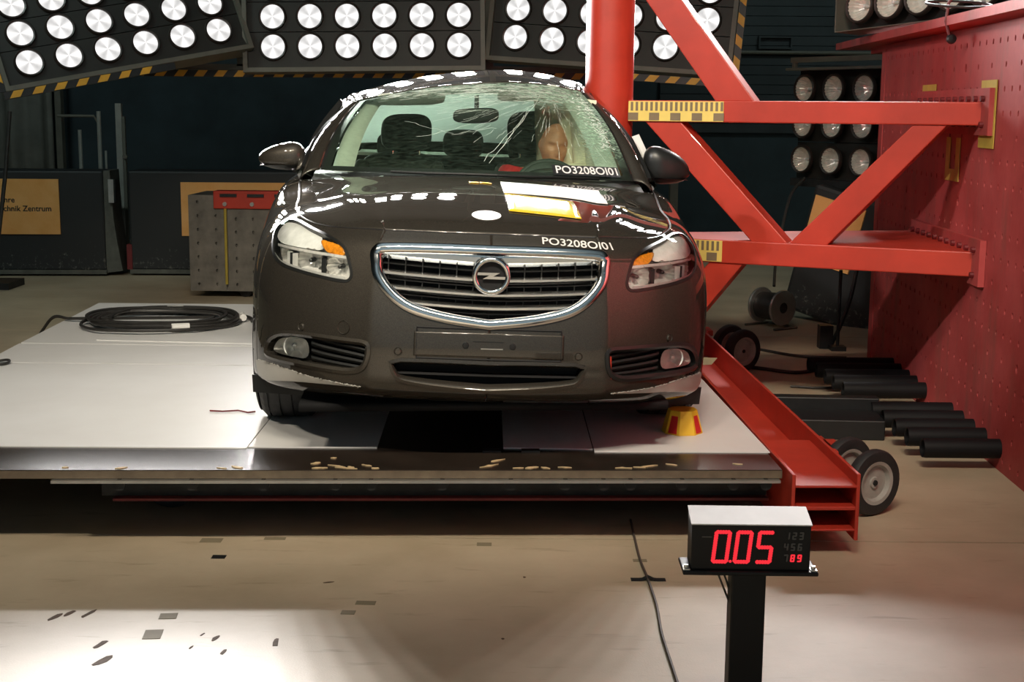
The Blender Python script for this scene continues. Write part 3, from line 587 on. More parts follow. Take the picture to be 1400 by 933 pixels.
for y in (.60,3.68): MB().box((1.262,y,.20),(1.40,y+.16,.235)).box((1.32,y-.06,.10),(1.36,y+.22,.235)).build('wheel_bracket', M_red, carr, bevel=.006)
# light tape ribbon between car and beam
o = MB().prism([(1.02,6.98,.325),(.80,6.62,.38),(.80,6.66,.425),(1.06,7.06,.345)],(0,.003,0)).build('ribbon', mat('pale_green_tape',(.55,.60,.38),.6)); tag(o, 'pale green tape ribbon from the car flank to the red side beam', 'tape')
# cable coil and small things lying on the deck
cc = tag(empty('cable_coil',(-2.10,8.30,.311)), 'big coil of black cable lying on the rear left of the white deck', 'cable coil')
pts = []; N_ = 8*48
for k in range(N_):
    a = 2*math.pi*k/48; lp = k/48; rx = .52-.09*abs(math.sin(lp*1.7))-.012*lp; ry = .42-.10*abs(math.sin(lp*1.3+1))
    pts.append((rx*math.cos(a)+.05*math.sin(lp*2.3), ry*math.sin(a)+.04*math.cos(lp*1.9), .010+.005*lp+.004*math.sin(3*a)))
pts += [tuple(q) for q in smoothp([(-.60,.06,.012),(-.72,.14,.006),(-.84,.22,-.12),(-1.0,.32,-.295),(-1.4,.42,-.299),(-2.2,.5,-.299),(-3.0,.5,-.299)],8)]
MB().tube(pts,.010,6).build('cable', M_cable, cc, True)
for a in (.25,1.62,5.1): MB().tube([(.47*math.cos(a)-.05*math.sin(a),.37*math.sin(a)+.05*math.cos(a),.03),(.47*math.cos(a)+.05*math.sin(a),.37*math.sin(a)-.05*math.cos(a),.03)],.022,8).build('cable_tie', M_white, cc)
o = MB().tube([(-2.60+.05*math.cos(a),6.93+.05*math.sin(a),.316+.004*math.sin(2*a)) for a in np.linspace(0,12.0,50)],.007,6).build('hose_ring', M_cable); tag(o, 'small dark hose ring at the left edge of the white deck', 'hose')
o = MB().tube([(-1.30,5.86,.309),(-1.24,5.84,.311),(-1.18,5.87,.309),(-1.13,5.83,.309),(-1.10,5.84,.311)],.0035,5).build('strap_end', M_reddark); tag(o, 'thin dark red strap end lying beside the left front tyre', 'strap')
mk = tag(empty('deck_marker',(.70,5.56,.3045),R(8)), 'small yellow and red striped marker block by the right front tyre', 'marker')
def frus(pts0, pts1, z0, z1): n = len(pts0); return MB().add([(x,y,z0) for x,y in pts0]+[(x,y,z1) for x,y in pts1],[tuple(range(n-1,-1,-1)),tuple(range(n,2*n))]+[(i,(i+1)%n,n+(i+1)%n,n+i) for i in range(n)])
oc = [(.085*math.cos(R(22.5+45*k)),.085*math.sin(R(22.5+45*k))) for k in range(8)]; oc1 = [(x*.70,y*.70) for x,y in oc]
frus(oc,oc1,0,.095).build('marker_body', M_yellow, mk)
for k in (4,5,6,7):
    a, b, c, d = [Vector(p) for p in ((*oc[k],0),(*oc[(k+1)%8],0),(*oc1[(k+1)%8],.095),(*oc1[k],.095))]
    if k in (4,6): MB().prism([a.lerp(b,.2)*1.012+Vector((0,0,.006)),a.lerp(b,.8)*1.012+Vector((0,0,.006)),d.lerp(c,.8)*1.012-Vector((0,0,.006)),d.lerp(c,.2)*1.012-Vector((0,0,.006))],((a+b)*-.01).to_tuple()).build('red_stripe', mat('marker_red',(.62,.02,.02),.5), mk)

# ------------------------------------------------------------------ right side clutter
t = tag(empty('cable_reel',(1.95,10.35,0),R(35)), 'cable reel with grey flanges standing on the floor under the rig', 'cable reel')
for y in (-.11,.11): MB().lathe([(.04,y-.012),(.13,y-.012),(.135,y),(.13,y+.012),(.04,y+.012)],Matrix.Translation((0,0,.16)),28).build('flange', M_alu, t, True)
MB().lathe([(0,-.1),(.10,-.1),(.105,0),(.10,.1),(0,.1)],Matrix.Translation((0,0,.16)),24).build('wound_cable', M_cable, t, True)
MB().tube([(-.12,-.15,.01),(-.12,-.15,.01),(-.06,-.15,.32),(-.06,.15,.32),(-.12,.15,.01)],.010,6).tube([(.12,-.15,.01),(-.12,-.15,.01)],.01,6).tube([(.12,.15,.01),(-.12,.15,.01)],.01,6).tube([(.12,.15,.01),(.12,-.15,.01)],.01,6).build('stand', M_grey, t)
t = tag(empty('padded_barrier',M=Matrix.Translation((2.36,10.55,.02)) @ Matrix.Rotation(R(-38),4,'Z') @ Matrix.Rotation(R(14),4,'Y')), 'scuffed black padded barrier leaning in the dark left of the red block', 'barrier')
MB().box((-.34,0,.0),(.6,.3,1.0)).build('pad', M_scuff, t, bevel=.03)
MB().box((-.30,-.02,.42),(.12,-.002,.92)).build('orange_board', M_orange, t)
MB().box((-.12,-.035,.44),(-.08,-.02,.56)).build('latch', mat('blue_grey_metal',(.16,.20,.22),.5,metal=.5), t)
def cable(name, pts, r, label, m=M_cable): o = MB().tube(pts,r,6).build(name, m, None, True); tag(o, label, 'cable'); return o
cable('hanging_cable', smoothp([(2.25,10.8,1.1),(2.12,10.7,.95),(2.02,10.6,.5),(1.98,10.45,.30)]), .012, 'dark cable hanging from the unlit lamp bank to the cable reel')
cable('floor_cable', smoothp([(1.22,8.65,.012),(1.5,8.62,.012),(1.75,8.45,.012),(1.95,8.6,.012),(2.1,8.75,.012)]), .012, 'black cable on the floor running to the far wheels')
cable('floor_cable', smoothp([(1.30,9.25,.01),(1.6,9.35,.01),(1.9,9.05,.01),(2.2,9.0,.01)]), .010, 'thin cable with a brass joint behind the far wheels')
cable('floor_cable', smoothp([(1.64,8.02,.01),(1.8,7.98,.01),(2.0,8.02,.01)]), .007, 'short thin cable end with plug in front of the black tubes')
cable('power_cable', smoothp([(2.50,9.9,.75),(2.40,9.75,.35),(2.30,9.6,.15),(2.2,9.45,.02)]), .016, 'thick black cable hanging at the corner of the red block')
o = tag(empty('cable_stand',(2.22,9.35,0)), 'small black cable stand at the foot of the red block', 'stand'); MB().box((-.05,-.05,0),(.05,.05,.03)).build('foot', M_black, o); MB().cyl((0,0,.03),(0,0,.55),.012,8).build('rod', M_black, o); MB().box((-.11,.05,0),(-.02,.14,.16)).build('junction_box', M_black, o)
o = tag(empty('floor_beam',(1.66,6.95,0),R(-3)), 'low black beam lying on the floor between near wheel and tubes', 'beam'); MB().box((-.32,-.24,0),(.20,.02,.10)).build('beam_body', M_black, o, bevel=.006); MB().box((-.32,.02,0),(.22,.10,.16)).build('rear_lip', M_black, o, bevel=.006)

# ------------------------------------------------------------------ floor marks, cable, tapes
cable('floor_lead', smoothp([(.475,5.30,.006),(.470,5.05,.006),(.468,4.81,.006),(.475,4.61,.008),(.480,4.34,.006),(.471,4.08,.006),(.476,3.74,.006),(.48,3.2,.006)]), .0045, 'thin grey lead running over the floor under black tape', mat('grey_lead',(.09,.07,.06),.6))
M_dtape = mat('dull_floor_tape', (.24,.20,.13), .7, var=.1); M_btape = mat('black_floor_tape', (.012,.013,.015), .6)
def ftape(cx, cy, w, d, rz, label, m):
    t = MB().box((-w/2,-d/2,.0003),(w/2,d/2,.0013)).build('floor_tape', m); t.location = (cx,cy,0); t.rotation_euler = (0,0,rz); tag(t, label, 'tape', 'tape patches on the floor')
bt = MB(); bt.grid([[(-.06+.12*i/12,-.016,.0015+.011*math.exp(-((i-6)/1.3)**2)) for i in range(13)],[(-.06+.12*i/12,.016,.0015+.011*math.exp(-((i-6)/1.3)**2)) for i in range(13)]])
t = bt.build('floor_tape', M_btape, None, False, .001); t.location = (.478,4.603,0); tag(t, 'black tape strip holding the grey lead to the floor', 'tape', 'tape patches on the floor')
ftape(-.097,4.985,.055,.04,0,'olive tape patch on the floor just below the middle of the carrier',M_dtape)
ftape(-.472,4.352,.065,.035,-.05,'olive tape patch in the shade left of the floor centre, larger of two',M_dtape)
ftape(-.519,4.264,.045,.035,-.05,'olive tape patch in the shade left of the floor centre, smaller of two',M_dtape)
ftape(-1.086,4.217,.055,.05,.1,'brown tape patch in the bright floor patch, farther of two',M_dtape)
ftape(-1.095,4.061,.055,.075,.1,'brown tape patch in the bright floor patch, nearer of two',M_dtape)
ftape(-1.118,5.005,.08,.05,0,'faded tape patch close to the carrier shadow on the left',M_dtape)
ftape(-.885,5.033,.08,.03,0,'thin faded tape strip along the floor joint',M_dtape)
ftape(-1.05,4.812,.05,.04,0,'small grey tape patch left of centre on the shaded floor',M_steel)
ftape(.468,4.812,.05,.03,0,'small faded tape patch under the grey lead',M_dtape)
M_chip = mat('bare_floor_patch', (.10,.06,.035), .8, var=.3, scale=40)
for k,(x,y,w,d,a) in enumerate(((-1.44,4.20,.028,.075,-.35),(-1.405,4.235,.024,.07,-.35),(-1.345,4.23,.02,.09,-.35),(-1.232,3.975,.028,.085,-.3),(-1.19,3.85,.034,.09,-.4),(-.943,4.065,.010,.03,-.3),(-.955,3.96,.010,.03,-.3),(-.896,4.035,.02,.06,-.2),(-.850,3.925,.018,.05,-.2),(-.708,4.005,.022,.08,.1),(-.62,4.55,.05,.012,.4),(.05,4.62,.012,.02,0),(-.02,4.05,.012,.015,0))):
    pts = [(w*.5*math.cos(q)*random.uniform(.6,1.1), d*.5*math.sin(q)*random.uniform(.7,1.1)) for q in np.linspace(0,2*math.pi,9)[:-1]]
    pts = [(x+p*math.cos(a)-q*math.sin(a), y+p*math.sin(a)+q*math.cos(a), .0003) for p,q in pts]; MB().prism(pts,(0,0,.0006)).build('bare_patch', M_chip, fl)

# ------------------------------------------------------------------ timer display
tm = tag(empty('timer_display',(.612,3.40,0),R(-.6)), 'black timer showing red 0.05 on a post in the foreground', 'timer')
M_tim = mat('timer_black', (.004,.0045,.005), .45, var=.2, spec=.25)
MB().box((-.044,.01,0),(.044,.08,.44)).build('post', M_tim, tm, bevel=.004); MB().box((-.16,-.1,0),(.16,.2,.015)).build('foot_plate', M_black, tm)
MB().box((-.172,-.015,.436),(.172,.10,.447)).build('base_plate', M_tim, tm, bevel=.003)
case = MB().box((-.151,0,.447),(.151,.085,.566)).build('case', M_tim, tm, bevel=.002)
MB().prism([(-.153,-.004,.566),(.153,-.004,.566),(.153,.088,.588),(-.153,.088,.588)],(0,0,.003)).prism([(-.151,0,.5655),(.151,0,.5655),(.151,.085,.5655),(-.151,.085,.5655)],(0,0,.0008)).build('top_cover', mat('pale_top',(.62,.60,.57),.45,var=.08), tm)
MB().prism([(-.151,.002,.566),(-.151,.085,.566),(-.151,.085,.588)],(.302,0,0)).build('top_wedge', M_black, tm)
for x in (-.162,.162): MB().box((x-.008,-.008,.447),(x+.008,.02,.450)).cyl((x,.006,.45),(x,.006,.458),.006,8).build('clip', M_alu, tm)
LED = emitter('led_red', (1.0,.035,.05), 1.0); M_dim = mat('unlit_led', (.085,.08,.075), .5)
SEG = {'0':'abcdef','5':'acdfg','8':'abcdefg','9':'abcdfg','1':'bc','2':'abged','3':'abgcd','4':'fgbc','6':'afgedc','7':'abc'}
def digit(cx, cz, w, h, t, lit, ch, only=True):
    sl = .10; g = {'a':((-1,1),(1,1)),'b':((1,1),(1,0)),'c':((1,0),(1,-1)),'d':((-1,-1),(1,-1)),'e':((-1,0),(-1,-1)),'f':((-1,1),(-1,0)),'g':((-1,0),(1,0))}
    for s,(p,q) in g.items():
        on = s in SEG[ch]
        if not on and only: continue
        mb = MB(); n = 6 if p[0]==q[0] else 5
        for k in range(n):
            f = (k+.5)/n; x = p[0]+(q[0]-p[0])*f; z = p[1]+(q[1]-p[1])*f; X = cx+x*w/2+z*h/2*sl; Z = cz+z*h/2
            rr = t*.62; mb.lathe([(0,-.0022),(rr*.7,-.002),(rr,.0)],Matrix.Translation((X,-.001,Z)),8)
        mb.build('segment', LED if on and lit else M_dim, case)
for cx, ch in ((-.075,'0'),(-.020,'0'),(.035,'5')): digit(cx,.508,.034,.078,.0092,True,ch)
MB().lathe([(0,-.003),(.003,-.002),(.004,0)],Matrix.Translation((-.0515,-.001,.470)),8).build('decimal_point', LED, case)
for i,row in enumerate(('123','456','789')):
    for j,ch in enumerate(row): digit(.089+j*.0175+(.003 if i==0 else 0),.539-.0295*i,.0075,.016,.0036,ch in '89',ch)
MB().box((-.125,-.001,.5325),(-.100,.0,.5345)).build('name_strip', M_dim, case)
o = MB().tube(smoothp([(.53,3.46,.44),(.555,3.46,.38),(.575,3.46,.33)]),.003,6).tube(smoothp([(.545,3.46,.44),(.565,3.46,.39),(.578,3.46,.34)]),.003,6).build('timer_cable', M_cable); tag(o, 'thin cable pair hanging under the timer box beside its post', 'cable')
PG = {
 'headlight':[(7.05, 8.99), (7.05, 9.4), (6.42, 9.71), (5.65, 9.67), (4.68, 9.42), (4.09, 9.05), (3.67, 8.63), (3.5, 7.93), (3.35, 7.35), (3.4, 7.09), (3.59, 7.04), (4.1, 7.08), (4.82, 7.11), (5.7, 7.19), (6.22, 7.49), (6.61, 7.98), (6.97, 8.52)],
 'divider':[(6.27, 7.99), (5.42, 8.08), (4.52, 8.09), (3.92, 8.06), (3.57, 8.02)],
 'amber':[(4.52, 8.9), (4.04, 8.75), (3.66, 8.59), (3.57, 8.02), (3.86, 8.08), (4.14, 8.14)],
 'fog_bezel':[(6.07, 3.2), (6.11, 3.41), (5.97, 3.71), (5.73, 4.05), (5.21, 4.43), (4.35, 4.68), (3.56, 4.79), (2.51, 4.86), (2.44, 4.48), (2.66, 3.85), (3.17, 3.43), (3.72, 3.37), (4.34, 3.31), (5.27, 3.21)],
 'fog_lamp':[(5.68, 3.49), (5.57, 3.77), (5.37, 4.07), (5.06, 4.26), (4.73, 4.43), (4.3, 4.48), (4.27, 3.58), (4.83, 3.49), (5.36, 3.44)],
 'bowl_in':[(3.76, 7.62)],
 'bowl_out':[(4.76, 7.75)],
 'bowl_pos':[(5.89, 8.81)],
 'grille':[(0.05, 8.91), (0.88, 8.93), (1.73, 8.86), (2.6, 8.71), (2.8, 8.43), (2.66, 8.01), (2.14, 7.36), (1.91, 7.0), (1.7, 6.67), (1.47, 6.39), (1.27, 6.22), (0.96, 6.05), (0.64, 5.91), (0.35, 5.82), (0.02, 5.73)],
 'emblem':[(0.04, 7.56)],
 'plate':[(0.06, 5.43), (1.26, 5.5), (1.28, 4.14), (0.05, 4.13)],
 'intake':[(0.05, 4.22), (0.81, 4.25), (1.72, 4.23), (1.64, 3.69), (1.55, 3.33), (1.38, 3.19), (0.79, 2.98), (0.03, 2.81)],
 'blade':[(7.05, 2.79), (5.76, 2.92), (5.0, 2.86), (4.38, 2.74), (3.75, 2.67), (3.22, 2.58), (2.76, 2.54), (3.97, 2.43), (4.94, 2.34), (6.73, 1.95), (6.86, 2.4)],
 'sensor':[(3.4, 5.33)],
 'washer':[(4.54, 4.95)],
 'washer2':[(1.55, 4.58)],
}
# ------------------------------------------------------------------ the car
def paint_mat():
    m = bpy.data.materials.new('graphite_car_paint'); m.use_nodes = True; nt = m.node_tree; N = nt.nodes; L = nt.links; b = N['Principled BSDF']; tc = N.new('ShaderNodeTexCoord')
    v = N.new('ShaderNodeTexVoronoi'); v.inputs['Scale'].default_value = 900; L.new(tc.outputs['Object'], v.inputs['Vector'])
    mx = N.new('ShaderNodeMix'); mx.data_type = 'RGBA'; mx.inputs[6].default_value = (.035,.031,.027,1); mx.inputs[7].default_value = (.095,.085,.070,1); L.new(v.outputs['Color'], mx.inputs[0]); L.new(mx.outputs[2], b.inputs['Base Color'])
    b.inputs['Metallic'].default_value = .6; b.inputs['Specular IOR Level'].default_value = .0; b.inputs['Specular Tint'].default_value = (.0,.0,.0,1); b.inputs['Roughness'].default_value = .48; b.inputs['Coat Weight'].default_value = 1; b.inputs['Coat Roughness'].default_value = .02; return m
M_paint = paint_mat()
M_trimk = mat('satin_black_trim', (.014,.015,.015), .35, var=.2, scale=30)
M_slat = mat('matt_black_slat', (.010,.010,.011), .65, spec=.2)
M_dark = mat('engine_bay_black', (.006,.006,.007), .7)
M_cloth = mat('seat_cloth', (.022,.026,.022), .85, var=.3, scale=60)
M_lining = mat('pale_lining', (.50,.53,.46), .8, var=.08, scale=20)
M_amber = mat('amber_lens', (.85,.30,.02), .18, var=.35, scale=120, coat=1)
M_bright = mat('bright_reflector', (.95,.93,.89), .25, metal=.2, var=.1, scale=60)
M_facet = mat('faceted_reflector', (.95,.94,.90), .14, metal=.45, var=.05, scale=60)
M_refl = mat('pale_reflector', (.88,.90,.88), .3, metal=.1, var=.12, scale=25)
M_win = glass('car_glass', (.62,.72,.64), 1.0)
M_screen = glass('cracked_windscreen', (.78,.89,.81), .3, attr='crazed', haze_col=(.56,.82,.62))
M_rear = glass('bright_hazed_rear_glass', (.5,.62,.54), .6, haze=.85, haze_col=(.66,.84,.72))  # pale haze mixed into the glass stands in for bright light behind
car = tag(empty('car',(CAR_X,CAR_Y,CAR_Z),CAR_YAW), 'graphite saloon car with cracked windscreen pressed against the red pole', 'car')
W0 = lambda P: warp(P)
def wflip(side): return lambda P: warp(np.asarray(P)*np.array([side,1,1]))
def chaikin(p, n=2, closed=True):
    p = np.array(p, float)
    for _ in range(n):
        q = np.roll(p,-1,0) if closed else p[1:]; a = p if closed else p[:-1]
        r = np.empty((2*len(a),2)); r[0::2] = .75*a+.25*q; r[1::2] = .25*a+.75*q
        p = r if closed else np.vstack([p[:1],r,p[-1:]])
    return p
def inside(P, poly):
    x, y = P[...,0], P[...,1]; c = np.zeros(x.shape, bool); n = len(poly)
    for i in range(n):
        (x1,y1),(x2,y2) = poly[i], poly[i-1]
        k = (y1>y)!=(y2>y)
        with np.errstate(all='ignore'): c ^= k & (x < (x2-x1)*(y-y1)/(y2-y1+1e-12)+x1)
    return c
SCL = np.array([.14,.075])
def nearest(P, poly):
    Q = P*SCL; best = np.full(len(P),1e9); out = P.copy()
    for i in range(len(poly)):
        a, b = poly[i-1]*SCL, poly[i]*SCL; d = b-a; L2 = d@d
        if L2 < 1e-14: continue
        t = np.clip(((Q-a)@d)/L2,0,1); c = a+t[:,None]*d; q = ((Q-c)**2).sum(1); k = q < best; best[k] = q[k]; out[k] = c[k]/SCL
    return out, np.sqrt(best)
def cut_grid(F, A, B, holes=(), keep=None, off=0.):
    """grid of surface F over A x B with the outlines cut out (or only the inside of one kept); returns verts, faces"""
    a, b = np.meshgrid(A,B,indexing='ij'); P = np.stack([a,b],-1).astype(float); na, nb = a.shape
    dead = np.zeros((na-1,nb-1), bool); fixed = np.zeros((na,nb), bool)
    for poly in list(holes)+([keep] if keep is not None else []):
        ins = inside(P, poly); ch = np.zeros_like(ins)
        for ax in (0,1):
            d = np.diff(ins.astype(int),axis=ax)!=0
            if ax == 0: ch[1:] |= d; ch[:-1] |= d
            else: ch[:,1:] |= d; ch[:,:-1] |= d
        idx = np.argwhere(ch & ~fixed)
        if len(idx):
            pts = P[idx[:,0],idx[:,1]]; q, dist = nearest(pts, poly); cell = .62*max((A[1]-A[0])*SCL[0],(B[1]-B[0])*SCL[1])
            k = dist < cell; ii = idx[k]; P[ii[:,0],ii[:,1]] = q[k]; fixed[ii[:,0],ii[:,1]] = True
        cen = (P[1:,1:]+P[:-1,1:]+P[1:,:-1]+P[:-1,:-1])/4; ic = inside(cen, poly)
        if keep is not None and poly is keep: dead |= ~ic
        else: dead |= ic
    V = F(P[...,0],P[...,1])
    if off: V = V+off*normal_of(F,P[...,0],P[...,1])
    F_ = []
    for i,j in np.argwhere(~dead): F_.append((i*nb+j,(i+1)*nb+j,(i+1)*nb+j+1,i*nb+j+1))
    used = sorted({q for f in F_ for q in f}); mp = {q:k for k,q in enumerate(used)}
    return V.reshape(-1,3)[used], [tuple(mp[q] for q in f) for f in F_]
def put(name, V, F, m, parent=car, smooth=45, solid=.006, fn=W0, bevel=0):
    return MB().add(V,F).build(name, m, parent, smooth, solid, bevel, fn)
def mirror_join(V, F):
    n = len(V); return np.vstack([V, V*[-1,1,1]]), F+[tuple(i+n for i in f[::-1]) for f in F]
def both(name, V, F, m, **k):
    out = []
    for s in (1,-1):
        ff = F if s > 0 else [f[::-1] for f in F]; out.append(put(name, V*np.array([s,1,1]), ff, m, **k))
    return out
PGH = {k: chaikin(PG[k],2) for k in ('headlight','fog_bezel','fog_lamp','amber','blade')}
gr = chaikin(PG['grille'],2,False); PGH['grille'] = np.vstack([[[-.9,gr[0][1]]],gr,[[-.9,gr[-1][1]]]])
it = chaikin(PG['intake'],1,False); PGH['intake'] = np.vstack([[[-.9,it[0][1]]],it,[[-.9,it[-1][1]]]])
PLATE = np.array([[-.9,5.47],[1.27,5.50],[1.285,4.42],[-.9,4.42]])
def solve_yz(y, z):      # station/level of a point on the flank
    s, v = 9., 4.
    for _ in range(30):
        f = body_S(s,v)[1:]-np.array([y,z]); e = 1e-3
        J = np.stack([(body_S(s+e,v)-body_S(s-e,v))[1:]/(2*e),(body_S(s,v+e)-body_S(s,v-e))[1:]/(2*e)],-1)
        st = np.linalg.lstsq(J,f,rcond=None)[0]; s -= np.clip(st[0],-.4,.4); v -= np.clip(st[1],-.8,.8); s = np.clip(s,5.5,18); v = np.clip(v,.02,9.9)
    return s, v
WHEEL_Y = (.925, 3.66); WHEEL_Z = .335
def arch(y):
    P = [solve_yz(y+.37*math.cos(a), WHEEL_Z+.37*math.sin(a)) for a in np.linspace(R(-18),R(198),40)]
    return np.array(P+[(P[-1][0],-1.),(P[0][0],-1.)])
AF, AR = arch(WHEEL_Y[0]), arch(WHEEL_Y[1])
V10 = np.linspace(0,10,116)
SB = 6.75
hl = PGH['headlight']
V,F = cut_grid(body_S, np.linspace(0,SB,176), V10, [PGH['grille'],PGH['intake'],PGH['fog_bezel'],hl,AF])
V,F = mirror_join(V,F); bumper = put('front_bumper', V, F, M_paint)
bm_ = bumper.data
V,F = cut_grid(body_S, np.linspace(SB+.03,9.75,60), V10, [hl,AF]); both('front_fender', V, F, M_paint)
V,F = cut_grid(body_S, np.linspace(9.78,11.75,64), V10); dl = both('front_door', V, F, M_paint)
V,F = cut_grid(body_S, np.linspace(11.78,13.25,48), V10, [AR]); dr_ = both('rear_door', V, F, M_paint)
V,F = cut_grid(body_S, np.linspace(13.28,19,110), V10, [AR]); V,F = mirror_join(V,F); put('rear_body', V, F, M_paint)
for d in dl+dr_:          # door handles
    s = 1 if d.data.vertices[0].co.x > 0 else -1; y = 2.35 if d in dl else 3.25; st, v = solve_yz(y,.80); p = body_S(st,v)
    MB().tube([(s*(p[0]+.0),y-.09,.80),(s*(p[0]+.03),y-.06,.80),(s*(p[0]+.03),y+.06,.80),(s*(p[0]+.0),y+.09,.80)],.012,8).build('door_handle', M_paint, d, True, fn=W0)
# bonnet
U = np.linspace(-1,1,97); Wl = np.linspace(0,1,64); P = hood_H(*np.meshgrid(U,Wl,indexing='ij')); hm = MB().grid(P)
hm.f = [f[::-1] if False else f for f in hm.f]; hm.build('bonnet', M_paint, car, 50, .004, fn=lambda P: warp(P)+np.array([0,0,.001]))
# bonnet shut line: dark gap strip just under the panel edges
E0 = np.vstack([body_S(np.linspace(10,0,160),10.), (body_S(np.linspace(0,10,160),10.)*[-1,1,1])[1:]])
MB().tube([tuple(p) for p in warp(E0)-np.array([0,0,.002])],.0035,6).build('bonnet_seal', M_dark, car)
# recess tub behind an outline
def outline3(F3, poly, side=1):
    P = F3(poly[:,0],poly[:,1]); N_ = normal_of(F3,poly[:,0],poly[:,1]); f = np.array([side,1,1]); return P*f, N_*f
def full(poly_half):      # outline that crosses the centre line: right half then mirrored
    P, N_ = outline3(body_S, poly_half); return np.vstack([P,(P*[-1,1,1])[::-1]]), np.vstack([N_,(N_*[-1,1,1])[::-1]])
def tub(name, P, d, shrink, m, parent=car, lip=.0):
    c = P.mean(0); P1 = c+(P-c)*shrink+np.asarray(d); n = len(P); V = np.vstack([P,P1,[P1.mean(0)]])
    F_ = [(i,(i+1)%n,n+(i+1)%n,n+i) for i in range(n)]+[(n+i,n+(i+1)%n,2*n) for i in range(n)]
    return put(name, V, F_, m, parent, 40, 0)
def trim_ring(name, P, N_, prof, m, parent=car, smooth=50):
    """sweep profile (across, outward) along a closed outline"""
    n = len(P); T = np.roll(P,-1,0)-np.roll(P,1,0); T /= np.maximum(np.linalg.norm(T,axis=1),1e-9)[:,None]; B = np.cross(T,N_); B /= np.linalg.norm(B,axis=1)[:,None]
    if (B*(P-P.mean(0))).sum() < 0: B = -B
    k = len(prof); V = np.concatenate([P+B*a+N_*h for a,h in prof]).reshape(k,n,3)
    F_ = [(j*n+i,j*n+(i+1)%n,((j+1)%k)*n+(i+1)%n,((j+1)%k)*n+i) for j in range(k) for i in range(n)]
    return put(name, V.reshape(-1,3), F_, m, parent, smooth, 0)
sgnN = 1 if normal_of(body_S, np.array(0.5), np.array(5.))[1] < 0 else -1
def out_n(N_): return N_*sgnN
# grille
gP, gN = full(gr); gN = out_n(gN)
g_ = tub('grille', gP, (0,.07,0), .96, M_dark)
trim_ring('chrome_surround', gP, gN, [(.012,-.004),(.014,.006),(.004,.013),(-.016,.010),(-.024,.002),(-.024,-.03),(.0,-.03)], M_chrome, g_)
def at_xz(x, z):          # station/level of a point on the front face
    s = np.interp(abs(x), PLAN[:10,0], np.arange(10)); v = 6.
    for _ in range(25):
        f = body_S(s,v)[[0,2]]-np.array([abs(x),z]); e = 1e-3
        J = np.stack([(body_S(s+e,v)-body_S(s-e,v))[[0,2]]/(2*e),(body_S(s,v+e)-body_S(s,v-e))[[0,2]]/(2*e)],-1)
        st = np.linalg.lstsq(J,f,rcond=None)[0]; s = np.clip(s-np.clip(st[0],-.5,.5),0,9); v = np.clip(v-np.clip(st[1],-1,1),0,10)
    return s, v
gxz = gP[:,[0,2]]
def bar(z0, h, dep, name, m, parent, sag=.018, prot=.010, back=.03):
    xs = np.linspace(-.42,.42,61); ok = [inside(np.array([[x, z0+sag*(abs(x)/.4)**1.4]]), gxz)[0] for x in xs]; xs = xs[ok]
    if len(xs) < 4: return None
    rows = []
    for x in xs:
        z = z0+sag*(abs(x)/.4)**1.4; s, v = at_xz(x,z); p = body_S(s,v); y = p[1]+dep
        rows.append([(x,y+back,z+h*.5),(x,y+.006,z+h*.5),(x,y-prot,z+h*.15),(x,y-prot,z-h*.2),(x,y,z-h*.5),(x,y+back,z-h*.5)])
    return MB().grid(rows).build(name, m, parent, 35, fn=W0)
M_barc = mat('bar_chrome', (.88,.88,.87), .24, metal=1, var=.02)
bar(.757,.052,.020,'chrome_bar',M_chrome,g_,prot=.012)
for z in (.683,.632,.584): bar(z,.020,.018,'chrome_bar',M_barc,g_)
for z in (.714,.660,.610,.562): bar(z,.007,.034,'slat',M_trimk,g_,prot=.003)
for k in range(-6,7):
    x = k*.062; zs = [z for z in np.linspace(.51,.80,60) if inside(np.array([[x,z]]), gxz*.97+gxz.mean(0)*.03)[0]]
    if len(zs) > 5:
        s, v = at_xz(x,.65); y = body_S(s,v)[1]+.045; MB().box((x-.002,y,min(zs)),(x+.002,y+.012,max(zs))).build('grille_rib', M_trimk, g_, fn=W0)
# emblem: ring with a horizontal lightning bolt
es, ev = at_xz(.0,.708); ep = body_S(es,ev); ew = np.array([0,ep[1]-.012,.703])
ring = [(.060*math.cos(a),0,.060*math.sin(a)) for a in np.linspace(0,2*math.pi,49)[:-1]]
em = MB().tube([tuple(np.array(p)+ew) for p in ring],.0105,12,True).build('emblem_ring', M_chrome, g_, True, fn=W0)
zz = [(-.95,.16),(.55,.16),(.12,-.02),(.95,-.02),(.95,-.15),(-.55,-.15),(-.12,.03),(-.95,.03)]
MB().prism([(ew[0]+a*.056,ew[1]-.004,ew[2]+b*.075) for a,b in zz],(0,.008,0)).build('emblem_bolt', M_chrome, g_, fn=W0)
MB().lathe([(0,.012),(.055,.010)],Matrix.Translation(tuple(ew)),32).build('emblem_back', M_dark, g_, fn=W0)
# lower intake
iP, iN = full(it); iN = out_n(iN); i_ = tub('lower_intake', iP, (0,.08,0), .97, M_dark)
trim_ring('intake_trim', iP, iN, [(.008,-.002),(.008,.004),(-.004,.006),(-.010,.0),(-.010,-.03),(.0,-.03)], M_paint, i_)
ixz = iP[:,[0,2]]
for z,h in ((.372,.012),(.335,.008)):
    xs = [x for x in np.linspace(-.40,.40,50) if inside(np.array([[x,z]]),ixz)[0]]; rows = []
    for x in xs: s, v = at_xz(x,z); y = body_S(s,v)[1]+.03; rows.append([(x,y+.03,z+h),(x,y,z+h),(x,y-.004,z),(x,y+.03,z-h*.4)])
    if len(rows) > 3: MB().grid(rows).build('slat', M_slat, i_, 35, fn=W0)
